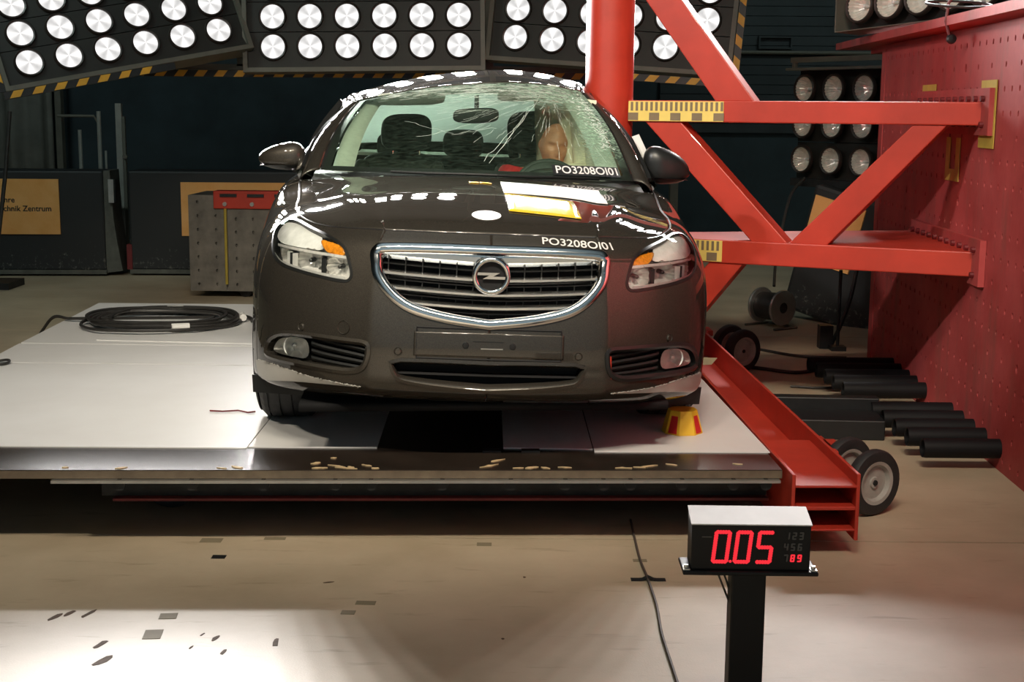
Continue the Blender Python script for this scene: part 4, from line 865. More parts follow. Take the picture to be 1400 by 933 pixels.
# number plate mount: shallow plate with raised groove line, screws
V,F = cut_grid(lambda a,b: body_S(np.abs(a),b)*np.where(a[...,None]<0,[-1,1,1],[1,1,1]) if True else None, np.linspace(-1.262,1.262,60), np.linspace(4.46,5.44,16), off=0)
N0 = np.array([0,-.004,0]); pm = put('plate_mount', V+N0, F, M_paint, solid=.004)
pc = np.array([(x,z) for x,z in ((-.262,.513),(.262,.513),(.262,.402),(-.262,.402))])
def conform(x, z, off): s, v = at_xz(x,z); p = body_S(s,v); return (x, p[1]-off, z)
pl = []
for (a,b) in ((0,1),(1,2),(2,3),(3,0)):
    for k in range(12): q = pc[a]+(pc[b]-pc[a])*k/12; pl.append(conform(q[0],q[1],.001))
MB().tube(pl,.0035,6,True).build('plate_groove', M_dark, pm, fn=W0)
for x in (-.085,.085): MB().lathe([(0,-.006),(.010,-.005),(.013,0)],Matrix.Translation(conform(x-.0,.452,.002)),14).build('screw_cap', M_steel, pm, True, fn=W0)
MB().box(tuple(np.array(conform(-.03,.468,.006))-[.03,0,.001]),tuple(np.array(conform(.05,.468,.006))+[0,.004,.001])).build('plate_ridge', M_trimk, pm, fn=W0)
MB().box(tuple(np.array(conform(-.03,.442,.006))-[.0,0,.002]),tuple(np.array(conform(.05,.442,.006))+[0,.004,.002])).build('plate_ridge', M_alu, pm, fn=W0)
# park sensors, washer covers
for k,(s,v) in enumerate((PG['washer2'][0],PG['washer'][0])):
    for sd in (1,-1):
        P, N_ = outline3(body_S, np.array([[s,v]]), sd); N_ = out_n(N_)[0]; M = Matrix.Translation(tuple(P[0])) @ Vector((0,-1,0)).rotation_difference(Vector(N_)).to_matrix().to_4x4()
        MB().lathe([(0,-.004),(.010,-.004),(.013,-.001),(.015,-.003),(.016,.002)],M,18).build('park_sensor', M_paint, bumper, True, fn=W0)
P, N_ = outline3(body_S, np.array([PG['sensor'][0]]), -1); N_ = out_n(N_)[0]; M = Matrix.Translation(tuple(P[0])) @ Vector((0,-1,0)).rotation_difference(Vector(N_)).to_matrix().to_4x4()
MB().lathe([(0,-.001),(.022,-.001),(.024,-.004),(.026,.001)],M,22).build('tow_eye_cover', M_paint, bumper, True, fn=W0)
# fog lamp openings
for sd in (1,-1):
    poly = PGH['fog_bezel']; P, N_ = outline3(body_S, poly, sd); N_ = out_n(N_)
    fb = tub('fog_bezel', P, (0,.055,0), .97, M_trimk); trim_ring('bezel_rim', P, N_, [(.010,-.003),(.012,.004),(.0,.008),(-.010,.0),(-.010,-.03),(.0,-.03)], M_paint if sd < 0 else M_trimk, fb)
    fp = PGH['fog_lamp']; P2, N2 = outline3(body_S, fp, sd); N2 = out_n(N2)
    fo = tub('fog_lamp', P2+np.array([0,.004,0]), (0,.05,0), .6, M_bright, car)
    c = P2.mean(0)+np.array([-sd*.020,.004,0]); M = Matrix.Translation(tuple(c))
    MB().lathe([(.036,.0),(.034,.004),(.026,.022),(.010,.034),(0,.036)],M,24).lathe([(.036,0),(.039,-.003),(.040,.002)],M,24).lathe([(0,.004),(.007,.006),(.009,.03)],M,12).build('fog_reflector', M_refl, fo, True, fn=W0)
    V,F = cut_grid(body_S, np.linspace(fp[:,0].min()-.1,fp[:,0].max()+.1,30), np.linspace(fp[:,1].min()-.1,fp[:,1].max()+.1,22), keep=fp); put('fog_lens', (V+np.array([0,.0,0]))*[sd,1,1], F if sd>0 else [f[::-1] for f in F], M_clear, fo, 40, 0)
    for k in range(4):
        rows = []
        for s in np.linspace(2.62,4.22,22):
            v = 3.62+.33*k-.18*(k/3)*(4.2-s)/2+.02; v0 = v; p = body_S(s,v)*np.array([sd,1,1]); rows.append([p+[0,.05,.006],p+[0,.016,.009],p+[0,.010,.002],p+[0,.018,-.007],p+[0,.05,-.006]])
        if sd < 0: rows = rows[::-1]
        MB().grid(rows).build('fog_louvre', M_trimk, fb, 40, fn=W0)
if True:   # red cover shard pushed into the right fog opening
    p = body_S(2.56,4.1); MB().prism([tuple(p+[-.012,.0,.045]),tuple(p+[.010,.004,.04]),tuple(p+[.014,.006,-.045]),tuple(p+[-.002,.002,-.05])],(0,.006,0)).build('red_shard', M_red, bumper, fn=W0)
# headlights
def hl_pt(s, v, sd, d): P, N_ = outline3(body_S, np.array([[s,v]]), sd); return P[0]-out_n(N_)[0]*d
for sd in (1,-1):
    P, N_ = outline3(body_S, hl, sd); N_ = out_n(N_)
    ho = tub('headlight', P, (-sd*.01,.10,0), .80, M_bright)
    trim_ring('headlight_seal', P, N_, [(.006,-.004),(.007,.002),(-.004,.002),(-.006,-.03),(.004,-.03)], M_trimk, ho)
    V,F = cut_grid(body_S, np.linspace(hl[:,0].min()-.06,hl[:,0].max()+.06,60), np.linspace(hl[:,1].min()-.06,hl[:,1].max()+.06,40), keep=hl)
    put('headlight_lens', (V)*[sd,1,1], F if sd>0 else [f[::-1] for f in F], M_clear, ho, 40, 0)
    # middle shelf splitting the unit
    rows = [];
    for s,v in chaikin(PG['divider'],1,False): a = hl_pt(s,v,sd,.004); b = hl_pt(s,v,sd,.06)+np.array([0,.03,0]); rows.append([a+[0,0,.006],a+[0,0,-.004],b+[0,0,-.004],b+[0,0,.006]])
    MB().grid([r+[r[0]] for r in rows]).build('divider_shelf', M_bright, ho, 30, fn=W0)
    # pale position-light strip above the shelf, amber indicator inboard
    up = chaikin([(7.02,8.7),(7.02,9.35),(6.5,9.62),(5.65,9.58),(4.75,9.33),(4.5,9.05),(4.45,8.75),(4.2,8.22),(5.3,8.2),(6.3,8.1)],2)
    V,F = cut_grid(body_S, np.linspace(4.15,7.05,44), np.linspace(8.05,9.65,26), keep=up, off=0); V = V-sgnN*0; nn = np.array([0,.035,-.004]); put('position_reflector', (V+nn)*[sd,1,1], F, M_refl, ho, 40, 0)
    am = PGH['amber']; V,F = cut_grid(body_S, np.linspace(3.5,4.6,28), np.linspace(7.95,8.95,18), keep=am); put('indicator', (V+np.array([0,.012,0]))*[sd,1,1], F, M_amber, ho, 40, .006)
    sp = hl_pt(5.9,8.75,sd,.03); MB().lathe([(0,-.004),(.010,-.004),(.013,.0),(.012,.006)],Matrix.Translation(tuple(sp)),16).build('position_bulb', M_bright, ho, True, fn=W0)
    for (s,v,r,d) in ((PG['bowl_in'][0][0],PG['bowl_in'][0][1]-.02,.046,.022),(PG['bowl_out'][0][0]+.02,PG['bowl_out'][0][1]-.02,.046,.03),(5.75,7.72,.030,.03)):
        c = hl_pt(s,v,sd,d); M = Matrix.Translation(tuple(c)) @ Matrix.Rotation(R(14*sd),4,'Z'); n = 36; V = []; prof = [(r,.0),(r*.92,.012),(r*.72,.032),(r*.42,.046),(r*.2,.05)]
        for k in range(n):
            q = 1+(.05 if (k//2)%2 else -.04)
            for rr,h in prof: V.append(M @ Vector((rr*q*math.cos(2*math.pi*k/n),h,rr*q*math.sin(2*math.pi*k/n))))
        m_ = len(prof); mb = MB().add(V,[(k*m_+i,((k+1)%n)*m_+i,((k+1)%n)*m_+i+1,k*m_+i+1) for k in range(n) for i in range(m_-1)])
        bo = mb.build('lamp_bowl', M_facet, ho, fn=W0)
        MB().lathe([(0,.004),(r*.16,.008),(r*.2,.02),(r*.2,.05)],M,12).build('lamp_bulb', M_trimk, ho, True, fn=W0)
    for s in (4.22,5.30,5.42,5.56): a = hl_pt(s,7.95,sd,.02); b = hl_pt(s,7.25,sd,.02); MB().box(tuple(np.minimum(a,b)-[.0015,.0,0]),tuple(np.maximum(a,b)+[.003,.045,0])).build('reflector_rib', M_trimk if s in (4.22,5.42) else M_bright, ho, fn=W0)
    # bottom bright edge
    rows = []
    for s,v in zip(np.linspace(3.5,6.2,24),np.interp(np.linspace(3.5,6.2,24),[3.4,4.8,5.7,6.2],[7.13,7.16,7.24,7.50])): a = hl_pt(s,v,sd,.004); rows.append([a+[0,0,.008],a+[0,.0,-.002],a+[0,.05,.0]])
    MB().grid(rows if sd>0 else rows[::-1]).build('lower_edge', M_bright, ho, 30, fn=W0)
# blade with its bright reflection painted pale, black deflector under the bumper corners
M_blade = mat('reflection_pale_blade', (.50,.48,.44), .35, metal=.2, var=.05)
bl = PGH['blade']; V,F = cut_grid(body_S, np.linspace(2.6,7.1,260), np.linspace(1.7,3.0,100), keep=bl); both('bumper_blade', V+np.array([0,-.004,0]), F, M_blade, solid=.004)
for sd in (1,-1): MB().prism([(sd*.42,.50,.135),(sd*.91,.60,.135),(sd*.915,.60,.205),(sd*.42,.50,.215)],(0,.014,0)).build('air_deflector', M_trimk, car, fn=W0)
V = np.array([(x,y,.20) for y in np.linspace(.2,4.6,12) for x in (-.70,.70)]); put('underbody', V, [(2*i,2*i+1,2*i+3,2*i+2) for i in range(11)], M_dark, solid=.03, fn=None)
for y in WHEEL_Y:          # dark wheel housings
    for sd in (1,-1):
        mb = MB(); A = np.linspace(R(-10),R(190),24); mb.grid([[(sd*x,y+.372*math.cos(a),WHEEL_Z+.372*math.sin(a)) for x in (.56,.90)] for a in A]); mb.add([(sd*.56,y+.372*math.cos(a),WHEEL_Z+.372*math.sin(a)) for a in A],[tuple(range(24))]); mb.build('wheel_housing', M_dark, car, True, fn=lambda P: warp(P))
# wheels (stand on the deck, not on the leaning body)
def car_wheel(x, y, turn, sd):
    r0, w = .333, .232; t = MB(); M = Matrix.Translation((x,y,r0)) @ Matrix.Rotation(turn,4,'Z') @ Matrix.Rotation(R(90*sd),4,'Z')
    us = [-.50,-.47,-.40,-.33,-.325,-.305,-.30,-.20,-.125,-.12,-.095,-.09,.0,.09,.095,.12,.125,.20,.30,.305,.325,.33,.40,.47,.50]; n = 120; V = []
    grooves = (.31,.108); nu = len(us)
    for k in range(n):
        a = 2*math.pi*k/n
        for u in us:
            r = r0-.004*(abs(u)/.4)**2-(.016 if abs(u)>.46 else 0)-(.03 if abs(u)>.49 else 0)
            if .302<abs(u)<.328 or .092<abs(u)<.123: r -= .008
            elif abs(u) > .33 and k%3==0 and abs(u)<.48: r -= .007
            elif .12 < abs(u) < .31 and k%4==0: r -= .004
            V.append(M @ Vector((r*math.cos(a),u*w,r*math.sin(a))))
    F = [(k*nu+i,((k+1)%n)*nu+i,((k+1)%n)*nu+i+1,k*nu+i+1) for k in range(n) for i in range(nu-1)]
    t.add(V,F); t.lathe([(.235,-w*.44),(.255,-w*.52),(.285,-w*.55),(.305,-w*.52),(.304,-w*.50)],M,60).lathe([(.304,w*.50),(.305,w*.52),(.285,w*.55),(.255,w*.52),(.235,w*.44)],M,60)
    o = t.build('wheel', M_rubber, car, 30)
    rm = MB().lathe([(.236,-w*.45),(.225,-w*.40),(.215,.02),(.236,w*.45)],M,48)
    for k in range(10):
        q = Matrix.Rotation(2*math.pi*k/10,4,'Y'); rm.box((-.016,-w*.36,.05),(.016,-w*.22,.225), M @ q)
    rm.lathe([(0,-w*.40),(.05,-w*.38),(.07,-w*.30),(.07,-w*.1)],M,24); rm.build('alloy_rim', M_rimg, o, 35)
    MB().lathe([(.06,-.02),(.15,-.02),(.15,.0),(.06,.0)],M,32).build('brake_disc', M_steel, o, True)
for y in WHEEL_Y:
    for sd in (1,-1): car_wheel(sd*.792 if y < 2 else sd*.79, y, R(0), sd)
# ------------------------------------------------------------------ greenhouse
tt = np.linspace(0,1,40)
def edge_strip(A, B, n=7, bulge=.012):
    u = np.linspace(0,1,n)[:,None,None]; P = A[None]*(1-u)+B[None]*u
    T = np.gradient(A,axis=0)[None]; C = (B-A)[None]; N_ = np.cross(T,C); N_ /= np.maximum(np.linalg.norm(N_,axis=-1,keepdims=True),1e-9)
    c = np.array([0,2.4,.9]); s = np.sign((N_*(P-c)).sum(-1,keepdims=True)); return P+N_*s*bulge*np.sin(np.pi*u)
def strip_both(name, A, B, m, n=7, bulge=.012, solid=.006):
    P = edge_strip(A,B,n,bulge); o = []
    for sd in (1,-1): o.append(MB().grid(P*[sd,1,1] if sd > 0 else (P*[-1,1,1])[::-1]).build(name, m, car, 50, solid, fn=W0))
    return o
WSe = WS(1.,tt); ap0 = body_S(10.,10.); OFF = np.array([.062,.02,-.045]); ap1 = WS(1.,1.)+OFF
AP = ap0+(ap1-ap0)*tt[:,None]; q = np.sin(np.pi*tt); AP[:,2] += .035*q; AP[:,0] += .028*q; AP[:,1] -= .01*q
strip_both('windscreen_pillar', WSe, AP, M_paint, 7, .016)
rf = ROOF(1.,tt); RL = rf+OFF; strip_both('roof_rail', rf, RL, M_paint, 7, .014)
rw = RWIN(1.,tt); CP1 = body_S(14.6,10.); CP = RL[-1]+(CP1-RL[-1])*tt[:,None]; CP[:,2] += .04*np.sin(np.pi*tt); CP[:,0] += .02*np.sin(np.pi*tt); strip_both('rear_pillar', rw, CP, M_paint, 7, .02)
u_, t_ = np.meshgrid(np.linspace(-1,1,61), np.linspace(0,1,50), indexing='ij'); MB().grid(ROOF(u_,t_)).build('roof', M_paint, car, 50, .006, fn=W0)
P = RWIN(u_,t_); MB().grid(P).build('rear_window', M_rear, car, 50, fn=W0)
ub_ = np.linspace(-1,1,61); top = RWIN(ub_,1.); bot = body_S(19-4.4*np.abs(ub_),10.)*np.stack([np.where(ub_<0,-1,1),np.ones(61),np.ones(61)],-1); w_ = np.linspace(0,1,24)[None,:,None]
MB().grid(top[:,None]*(1-w_)+bot[:,None]*w_).build('boot_lid', M_paint, car, 50, .006, fn=W0)
# side glass and its black frame
TC = np.vstack([AP,RL[1:],CP[1:]])[4:-6]; ss = np.interp(TC[:,1], body_S(np.linspace(10,15,60),10.)[:,1], np.linspace(10,15,60)); BC = body_S(ss,10.); BC[:,2] += .004
hw = np.linspace(.0,1,16)[None,:,None]; SG = BC[:,None]*(1-hw)+TC[:,None]*hw; SG[...,0] += .03*np.sin(np.pi*hw[...,0])
for sd in (1,-1):
    MB().grid(SG*[sd,1,1]).build('side_glass', M_win, car, 50, fn=W0)
    MB().tube(list(SG[:,-1]*[sd,1,1]),.012,6).build('window_seal', M_trimk, car, fn=W0); MB().tube(list(SG[:,0]*[sd,1,1]),.012,6).build('window_seal', M_alu, car, fn=W0)
    for k in (45,47,92): MB().tube(list(SG[k]*[sd,1,1]+np.array([sd*.004,0,0])),.030,6).build('centre_pillar', M_trimk, car, fn=W0)
# windscreen with its black border, cracks
u_, t_ = np.meshgrid(np.linspace(-.985,.985,120), np.linspace(0.0,.99,80), indexing='ij'); mb = MB().grid(WS(u_,t_)); ws = mb.build('windscreen', M_screen, car, 50, fn=W0)
def craze(u, t):
    a = np.clip((t-.70)/.26,0,1)*np.clip((u+.95)/.9,0,1)*.75
    b = np.clip(1-np.hypot((u-.68)/.52,(t-.93)/.36),0,1)*1.5
    c = np.clip((u-.80+.20*(1-t))/.12,0,1)*np.clip((t-.08)/.3,0,1)*1.0
    return np.clip(np.maximum(np.maximum(a,b),c)+.05,0,1)
at = ws.data.attributes.new('crazed','FLOAT','POINT'); at.data.foreach_set('value', craze(u_,t_).ravel().astype(np.float32))
def ws_strip(name, uv0, uv1, m, off=-.004):
    rows = [];
    for a,b in zip(uv0,uv1):
        P = WS(np.array([a[0],b[0]]),np.array([a[1],b[1]])); P[:,1] -= off*.6; P[:,2] += off; rows.append(P)
    return MB().grid(np.array(rows)).build(name, m, car, 40, fn=W0)
for sd in (1,-1): ws_strip('screen_border', [(sd*.935+sd*.0*k,k/20) for k in range(21)], [(sd*1.0,k/20) for k in range(21)], M_dark)
ws_strip('screen_border', [(-1+.1*k,.965) for k in range(21)], [(-1+.1*k,1.0) for k in range(21)], M_dark); ws_strip('screen_border', [(-1+.1*k,.0) for k in range(21)], [(-1+.1*k,.05) for k in range(21)], M_dark)
M_crack = mat('crack_line', (.75,.85,.76), .35, var=.1)
mbc = MB()
def crack(pts, w):
    P = WS(np.array([p[0] for p in pts]),np.array([p[1] for p in pts]))+np.array([0,-.0015,.0025]); T = np.gradient(P,axis=0); B = np.cross(T,np.array([0,-.5,.85])); B /= np.maximum(np.linalg.norm(B,axis=1),1e-9)[:,None]
    L_ = [P[i]+B[i]*w for i in range(len(P))]; R_ = [P[i]-B[i]*w for i in range(len(P))]; n = len(P); mbc.add(L_+R_,[(i,i+1,n+i+1,n+i) for i in range(n-1)])
rc = random.Random(3)
org = (.62,.80)
for k in range(170):      # radiating from the roof corner that was struck
    a = rc.uniform(R(150),R(285)) if k%3 else rc.uniform(R(170),R(215)); r0 = rc.uniform(.02,.75); ln = rc.uniform(.04,.22)*(1 if r0<.8 else .6); pts = []
    for i in range(6):
        r = r0+ln*i/5; pts.append((min(.93,max(-.93,org[0]+r*1.15*math.cos(a)+rc.uniform(-.006,.006))), min(.965,max(.06,org[1]+r*.75*math.sin(a)+rc.uniform(-.006,.006)))))
    crack(pts, rc.uniform(.0002,.0006))
for k in range(420):      # near-horizontal shatter lines under the header
    u0 = rc.uniform(-.80,.75); t0 = .97-abs(rc.gauss(0,.13))*(.35+.65*(u0+.8)/1.55); l = rc.uniform(.02,.12); sl = rc.uniform(-.03,.10)
    crack([(u0+l*i/3, min(.965,max(.3,t0-sl*l*i/3+rc.uniform(-.004,.004)))) for i in range(4)], rc.uniform(.0003,.0012))
for a,b in (((-.52,.52),(-.18,.36)),((-.18,.36),(.12,.42)),((.05,.10),(.55,.82)),((.18,.30),(.40,.62)),((-.30,.58),(.25,.72)),((.02,.12),(.35,.55)),((-.05,.46),(-.42,.33))):
    crack([(a[0]+(b[0]-a[0])*i/9+rc.uniform(-.008,.008), a[1]+(b[1]-a[1])*i/9+rc.uniform(-.01,.01)) for i in range(10)], .0008)
for k in range(170):      # crumbled edge along the struck pillar
    t0 = rc.uniform(.25,.9); u0 = .93-abs(rc.gauss(0,.05)); crack([(u0,t0),(u0+rc.uniform(-.04,.03),t0+rc.uniform(-.03,.03))], rc.uniform(.0006,.0022))
cr = mbc.build('crack', M_crack, car, fn=W0); cr['kind'] = 'stuff'
# identification strip at the foot of the screen and text on the nose
def map_text(s, F3, p0, p1, up, name, m, parent, off, narrow=1.):
    V,F = text_data(s, 1., 0, .012); V[:,0] -= V[:,0].min(); V[:,0] /= V[:,0].max(); V[:,1] -= V[:,1].min(); V[:,1] /= V[:,1].max()
    a = p0[0]+(p1[0]-p0[0])*V[:,0]+up[0]*V[:,1]; b = p0[1]+(p1[1]-p0[1])*V[:,0]+up[1]*V[:,1]
    P = F3(a,b); N_ = normal_of(F3,a,b); N_ *= np.sign(-N_[:,1:2]+N_[:,2:3]*.7)
    return MB().add(P+np.asarray(off)+N_*.003,F).build(name, m, parent, fn=W0)
tg = ws_strip('number_strip', [(.455+.45*k/10,+.008) for k in range(11)], [(.455+.45*k/10,.088+.0*k/10) for k in range(11)], M_black, off=.010)
SGR = np.linspace(0,6,240); SGX = np.maximum.accumulate(body_S(SGR,9.3)[:,0])+1e-6*np.arange(240)
map_text('PO3208OI01', WS, (.475,.018), (.89,.018), (0,.060), 'lettering', M_white, tg, (0,-.006,.010))
map_text('PO3208OI01', lambda x,v: body_S(np.interp(x,SGX,SGR),v), (.186,9.33), (.446,9.02), (.0,.52), 'lettering', M_white, bumper, (0,-.004,.0015))
def hood_patch(name, C, m, off=.003, n=10):
    a, b = np.meshgrid(np.linspace(0,1,n),np.linspace(0,1,n),indexing='ij'); C = np.array(C)
    uv = (1-a)[...,None]*(1-b)[...,None]*C[0]+a[...,None]*(1-b)[...,None]*C[1]+a[...,None]*b[...,None]*C[2]+(1-a)[...,None]*b[...,None]*C[3]
    return MB().grid(hood_H(uv[...,0],uv[...,1])+np.array([0,0,off])).build(name, m, car, 40, .0015, fn=W0)
hood_patch('white_sheet', [(.086,.841),(.634,.89),(.624,.554),(.076,.557)], M_white, .004)
hood_patch('yellow_sheet', [(.078,.542),(.367,.481),(.358,.181),(.073,.229)], mat('glossy_yellow_sheet',(.88,.58,.03),.12,var=.03,coat=1), .004)
P = [hood_H(-.013+.053*math.cos(a),.160+.062*math.sin(a))+np.array([0,0,.003]) for a in np.linspace(0,2*math.pi,33)[:-1]]; MB().add(P,[tuple(range(32))]).build('round_marker', M_white, car, solid=.001, fn=W0)
hood_patch('yellow_marker', [(-.072,.815),(-.025,.80),(-.022,.77),(-.066,.785)], M_yellow, .003, 4); hood_patch('yellow_marker', [(-.018,.80),(.038,.79),(.038,.765),(-.018,.775)], M_yellow, .003, 4)
# wipers and cowl
U = np.linspace(-1,1,41); A = hood_H(U,1.)+np.array([0,-.012,-.012]); B = WS(U,0.)+np.array([0,.01,-.01]); MB().grid(np.stack([A,A*.5+B*.5+[0,0,-.02],B])).build('cowl', M_trimk, car, 40, .004, fn=W0)
for u0,u1,uh in ((-.55,.10,-.1),(.10,.75,.45)):
    mb = MB(); mb.tube([tuple(WS(u,.004)+np.array([0,-.016,.002])) for u in np.linspace(u0,u1,12)],.006,6); mb.tube([tuple(WS(u0,0.)+np.array([0,-.04,.004])),tuple(WS((u0+uh)/2,.0)+np.array([0,-.03,.002])),tuple(WS(uh,.0)+np.array([0,-.018,.004]))],.007,6); mb.build('wiper', M_trimk, car, True, fn=W0)
# door mirrors
for sd in (-1,1):
    a, b = np.meshgrid(np.linspace(0,2*math.pi,49), np.linspace(-1,1,29), indexing='ij'); w = np.sign(b)*np.abs(b)**.8
    X = .905+.112*w; rr = np.sqrt(np.clip(1-np.abs(w)**2.6,0,1)); hgt = (.078-.020*w)*rr; Z = 1.052-.008*w+np.where(np.sin(a)>0,1.0,.80)*hgt*np.sign(np.sin(a))*np.abs(np.sin(a))**.8; Yv = 1.62+.02*w+.075*rr*np.sign(np.cos(a))*np.abs(np.cos(a))**.75
    mr = MB().grid(np.stack([X*sd,Yv,Z],-1) if sd > 0 else np.stack([X*sd,Yv,Z],-1)[::-1]).build('door_mirror', M_paint if sd<0 else M_trimk, car, 60, fn=lambda P: warp(P,False))
    MB().grid(np.stack([X*sd*1.0,Yv*1.0,np.minimum(Z-.004,1.018-.25*np.abs(X-.80)*.2)],-1)[:, 2:-2]).build('mirror_foot', M_trimk, mr, 60, fn=lambda P: warp(P,False))
    MB().tube([(sd*.845,1.61,1.005),(sd*.80,1.60,.995),(sd*.745,1.59,.985)],[.028,.026,.032],10).build('mirror_arm', M_trimk, mr, True, fn=lambda P: warp(P,False))
    MB().lathe([(0,0),(.062,0),(.064,.004)],Matrix.Translation((sd*.905,1.694,1.05)) @ Matrix.Diagonal((1.3,1,.95,1)) @ Matrix.Rotation(R(180),4,'Z'),24).build('mirror_glass', M_chrome, mr, fn=lambda P: warp(P,False))
# broken white trim by the struck pillar
p = np.array(body_S(10.6,10.)); MB().prism([(p[0]-.01,1.62,1.05),(p[0]+.035,1.64,1.03),(p[0]-.02,1.72,1.18),(p[0]-.06,1.70,1.17)],(0,.006,0)).build('broken_trim', M_white, car, fn=lambda P: warp(P,False))
# ------------------------------------------------------------------ cabin
def soft(name, c, h, m, parent=car, e=.45, n=24, M=None, fn=W0):
    """rounded cushion: superellipsoid of half sizes h"""
    a, b = np.meshgrid(np.linspace(0,2*math.pi,n*2+1), np.linspace(-math.pi/2,math.pi/2,n), indexing='ij'); f = lambda v: np.sign(v)*np.abs(v)**e
    V = np.stack([h[0]*f(np.cos(b))*f(np.cos(a)), h[1]*f(np.cos(b))*f(np.sin(a)), h[2]*f(np.sin(b))],-1)
    if M is not None: V = V @ np.array(M.to_3x3()).T
    return MB().grid(V+np.array(c)).build(name, m, parent, 60, fn=fn)
M_dash = mat('dash_dark_green_grey', (.030,.036,.030), .6, var=.15, scale=40)
xs = np.linspace(-.74,.74,40); rows = []
for y,z in ((1.16,.93),(1.40,.975),(1.62,.985),(1.80,.965),(1.90,.90),(1.92,.78),(1.86,.55)): rows.append(np.stack([xs,np.full(40,y),z+.0*xs],-1))
MB().grid(np.array(rows)).build('dashboard', M_dash, car, 40, .01, fn=W0)
A = np.linspace(0,math.pi,24); MB().grid([[(.37+.165*math.cos(a),y,.955+(.075+.0*y)*math.sin(a)) for a in A] for y in (1.50,1.62,1.78)]).build('instrument_cowl', M_dash, car, 50, .008, fn=W0)
MR = Matrix.Rotation(R(-24),4,'X'); sw = np.array([.372,1.86,.885]); rg = [tuple(np.array(MR @ Vector((.182*math.cos(a),0,.182*math.sin(a))))+sw) for a in np.linspace(0,2*math.pi,49)[:-1]]
so = MB().tube(rg,.016,10,True).build('steering_wheel', M_dash, car, True, fn=W0); soft('wheel_hub', sw, (.10,.03,.09), M_dash, so, .7, 14, MR)
MB().tube([tuple(sw+[-.17,0,.0]),tuple(sw+[.17,0,0])],.016,8).tube([tuple(sw),tuple(sw+np.array(MR @ Vector((0,0,-.17))))],.016,8).build('wheel_spoke', M_dash, so, True, fn=W0)
soft('airbag_cover', sw+np.array([0,-.02,.02]), (.165,.03,.165), M_dash, so, .9, 18, MR)
for sd in (-1,1):
    x = sd*.37; st = soft('front_seat', (x,2.50,.72), (.235,.085,.345), M_cloth, car, .5, 20, Matrix.Rotation(R(-12),4,'X')); soft('seat_cushion', (x,2.18,.42), (.25,.27,.09), M_cloth, st, .5, 18)
    hx = x+(.03 if sd<0 else -.03); soft('headrest', (hx,2.54,1.17), (.135,.055,.105), M_cloth, st, .6, 18, Matrix.Rotation(R(-8),4,'X'))
    for k in (-.07,.07): MB().cyl((hx+k,2.52,1.02),(hx+k,2.53,1.12),.008,8).build('headrest_post', M_chrome, st, fn=W0)
    for s2 in (-1,1): soft('seat_bolster', (x+s2*.20,2.46,.76), (.05,.09,.26), M_cloth, st, .6, 14, Matrix.Rotation(R(-12),4,'X'))
rs = soft('rear_seat', (0,3.48,.68), (.66,.10,.34), M_cloth, car, .4, 20, Matrix.Rotation(R(-16),4,'X')); soft('seat_cushion', (0,3.15,.42), (.66,.26,.09), M_cloth, rs, .4, 18)
for x in (-.40,0,.40): soft('headrest', (x,3.60,1.07 if x else 1.09), (.125,.05,.085), M_cloth, rs, .6, 16)
MB().box((-.64,3.60,1.0),(.64,4.2,1.02)).build('parcel_shelf', M_lining, car, fn=W0)
soft('interior_mirror', (.0,1.80,1.265), (.115,.018,.036), M_trimk, car, .6, 14); MB().tube([(0,1.80,1.29),(0,1.82,1.36)],.012,8).build('mirror_stem', M_trimk, car, fn=W0)
u_, t_ = np.meshgrid(np.linspace(-.93,.93,31), np.linspace(.02,.98,30), indexing='ij'); MB().grid(ROOF(u_,t_)-np.array([0,0,.025])).build('headliner', M_lining, car, 50, fn=W0)
for u0 in (-.55,.50): soft('sun_visor', WS(u0,.97)+np.array([0,.11,-.035]), (.17,.07,.010), M_lining, car, .5, 14, Matrix.Rotation(R(-25),4,'X'))
tt2 = np.linspace(.03,1,30)
for sd in (1,-1):
    A = WS(.93,tt2)+np.array([0,.03,-.02]); B = WS(.80,tt2)*1.0+np.array([0,.13,-.035]); C_ = WS(.90,tt2)+np.array([0,.24,-.06])
    MB().grid(np.stack([A,A*.4+B*.6+np.array([-.012,0,.004]),B,C_])*[sd,1,1]).build('pillar_trim', M_lining, car, 60, .004, fn=W0)
    k = SG[6:40:1, 0]*[sd,1,1]; MB().grid(np.stack([k+[-sd*.03,0,.0],k+[-sd*.08,0,-.03],k+[-sd*.08,0,-.5]])).build('door_lining', M_dash, car, 40, .004, fn=W0)
for sd in (-1,): MB().tube([tuple(p) for p in (SG[44]*[sd,1,1]+np.array([.05,-.05,0]))],.035,8).build('belt_pillar_trim', M_lining, car, True, fn=W0)
# inflated curtain airbag on the struck side
M_bag = mat('airbag_cloth', (.88,.79,.58), .85, var=.06, scale=30, bump=.05)
n = 90; u = np.linspace(0,1,n); ctr = np.stack([.655-.26*u, 1.92+.62*u],-1); fold = .028*np.abs(np.sin(u*math.pi*5.0))
rows = []
for z,k in ((1.36,.3),(1.30,.8),(1.2,1.),(1.08,1.),(.98,1.),(.92,.7),(.86,.3)): rows.append([(c[0]-.92*f*k-.02, c[1]-f*k, z-.045*(1-uu)*(1 if z>1.2 else 0)) for c,f,uu in zip(ctr,fold,u)])
MB().grid(rows).build('curtain_airbag', M_bag, car, 60, .012, fn=lambda P: warp(P,False))
soft('side_airbag', (.55,2.05,.97), (.13,.10,.08), M_bag, car, .8, 16, fn=lambda P: warp(P,False))

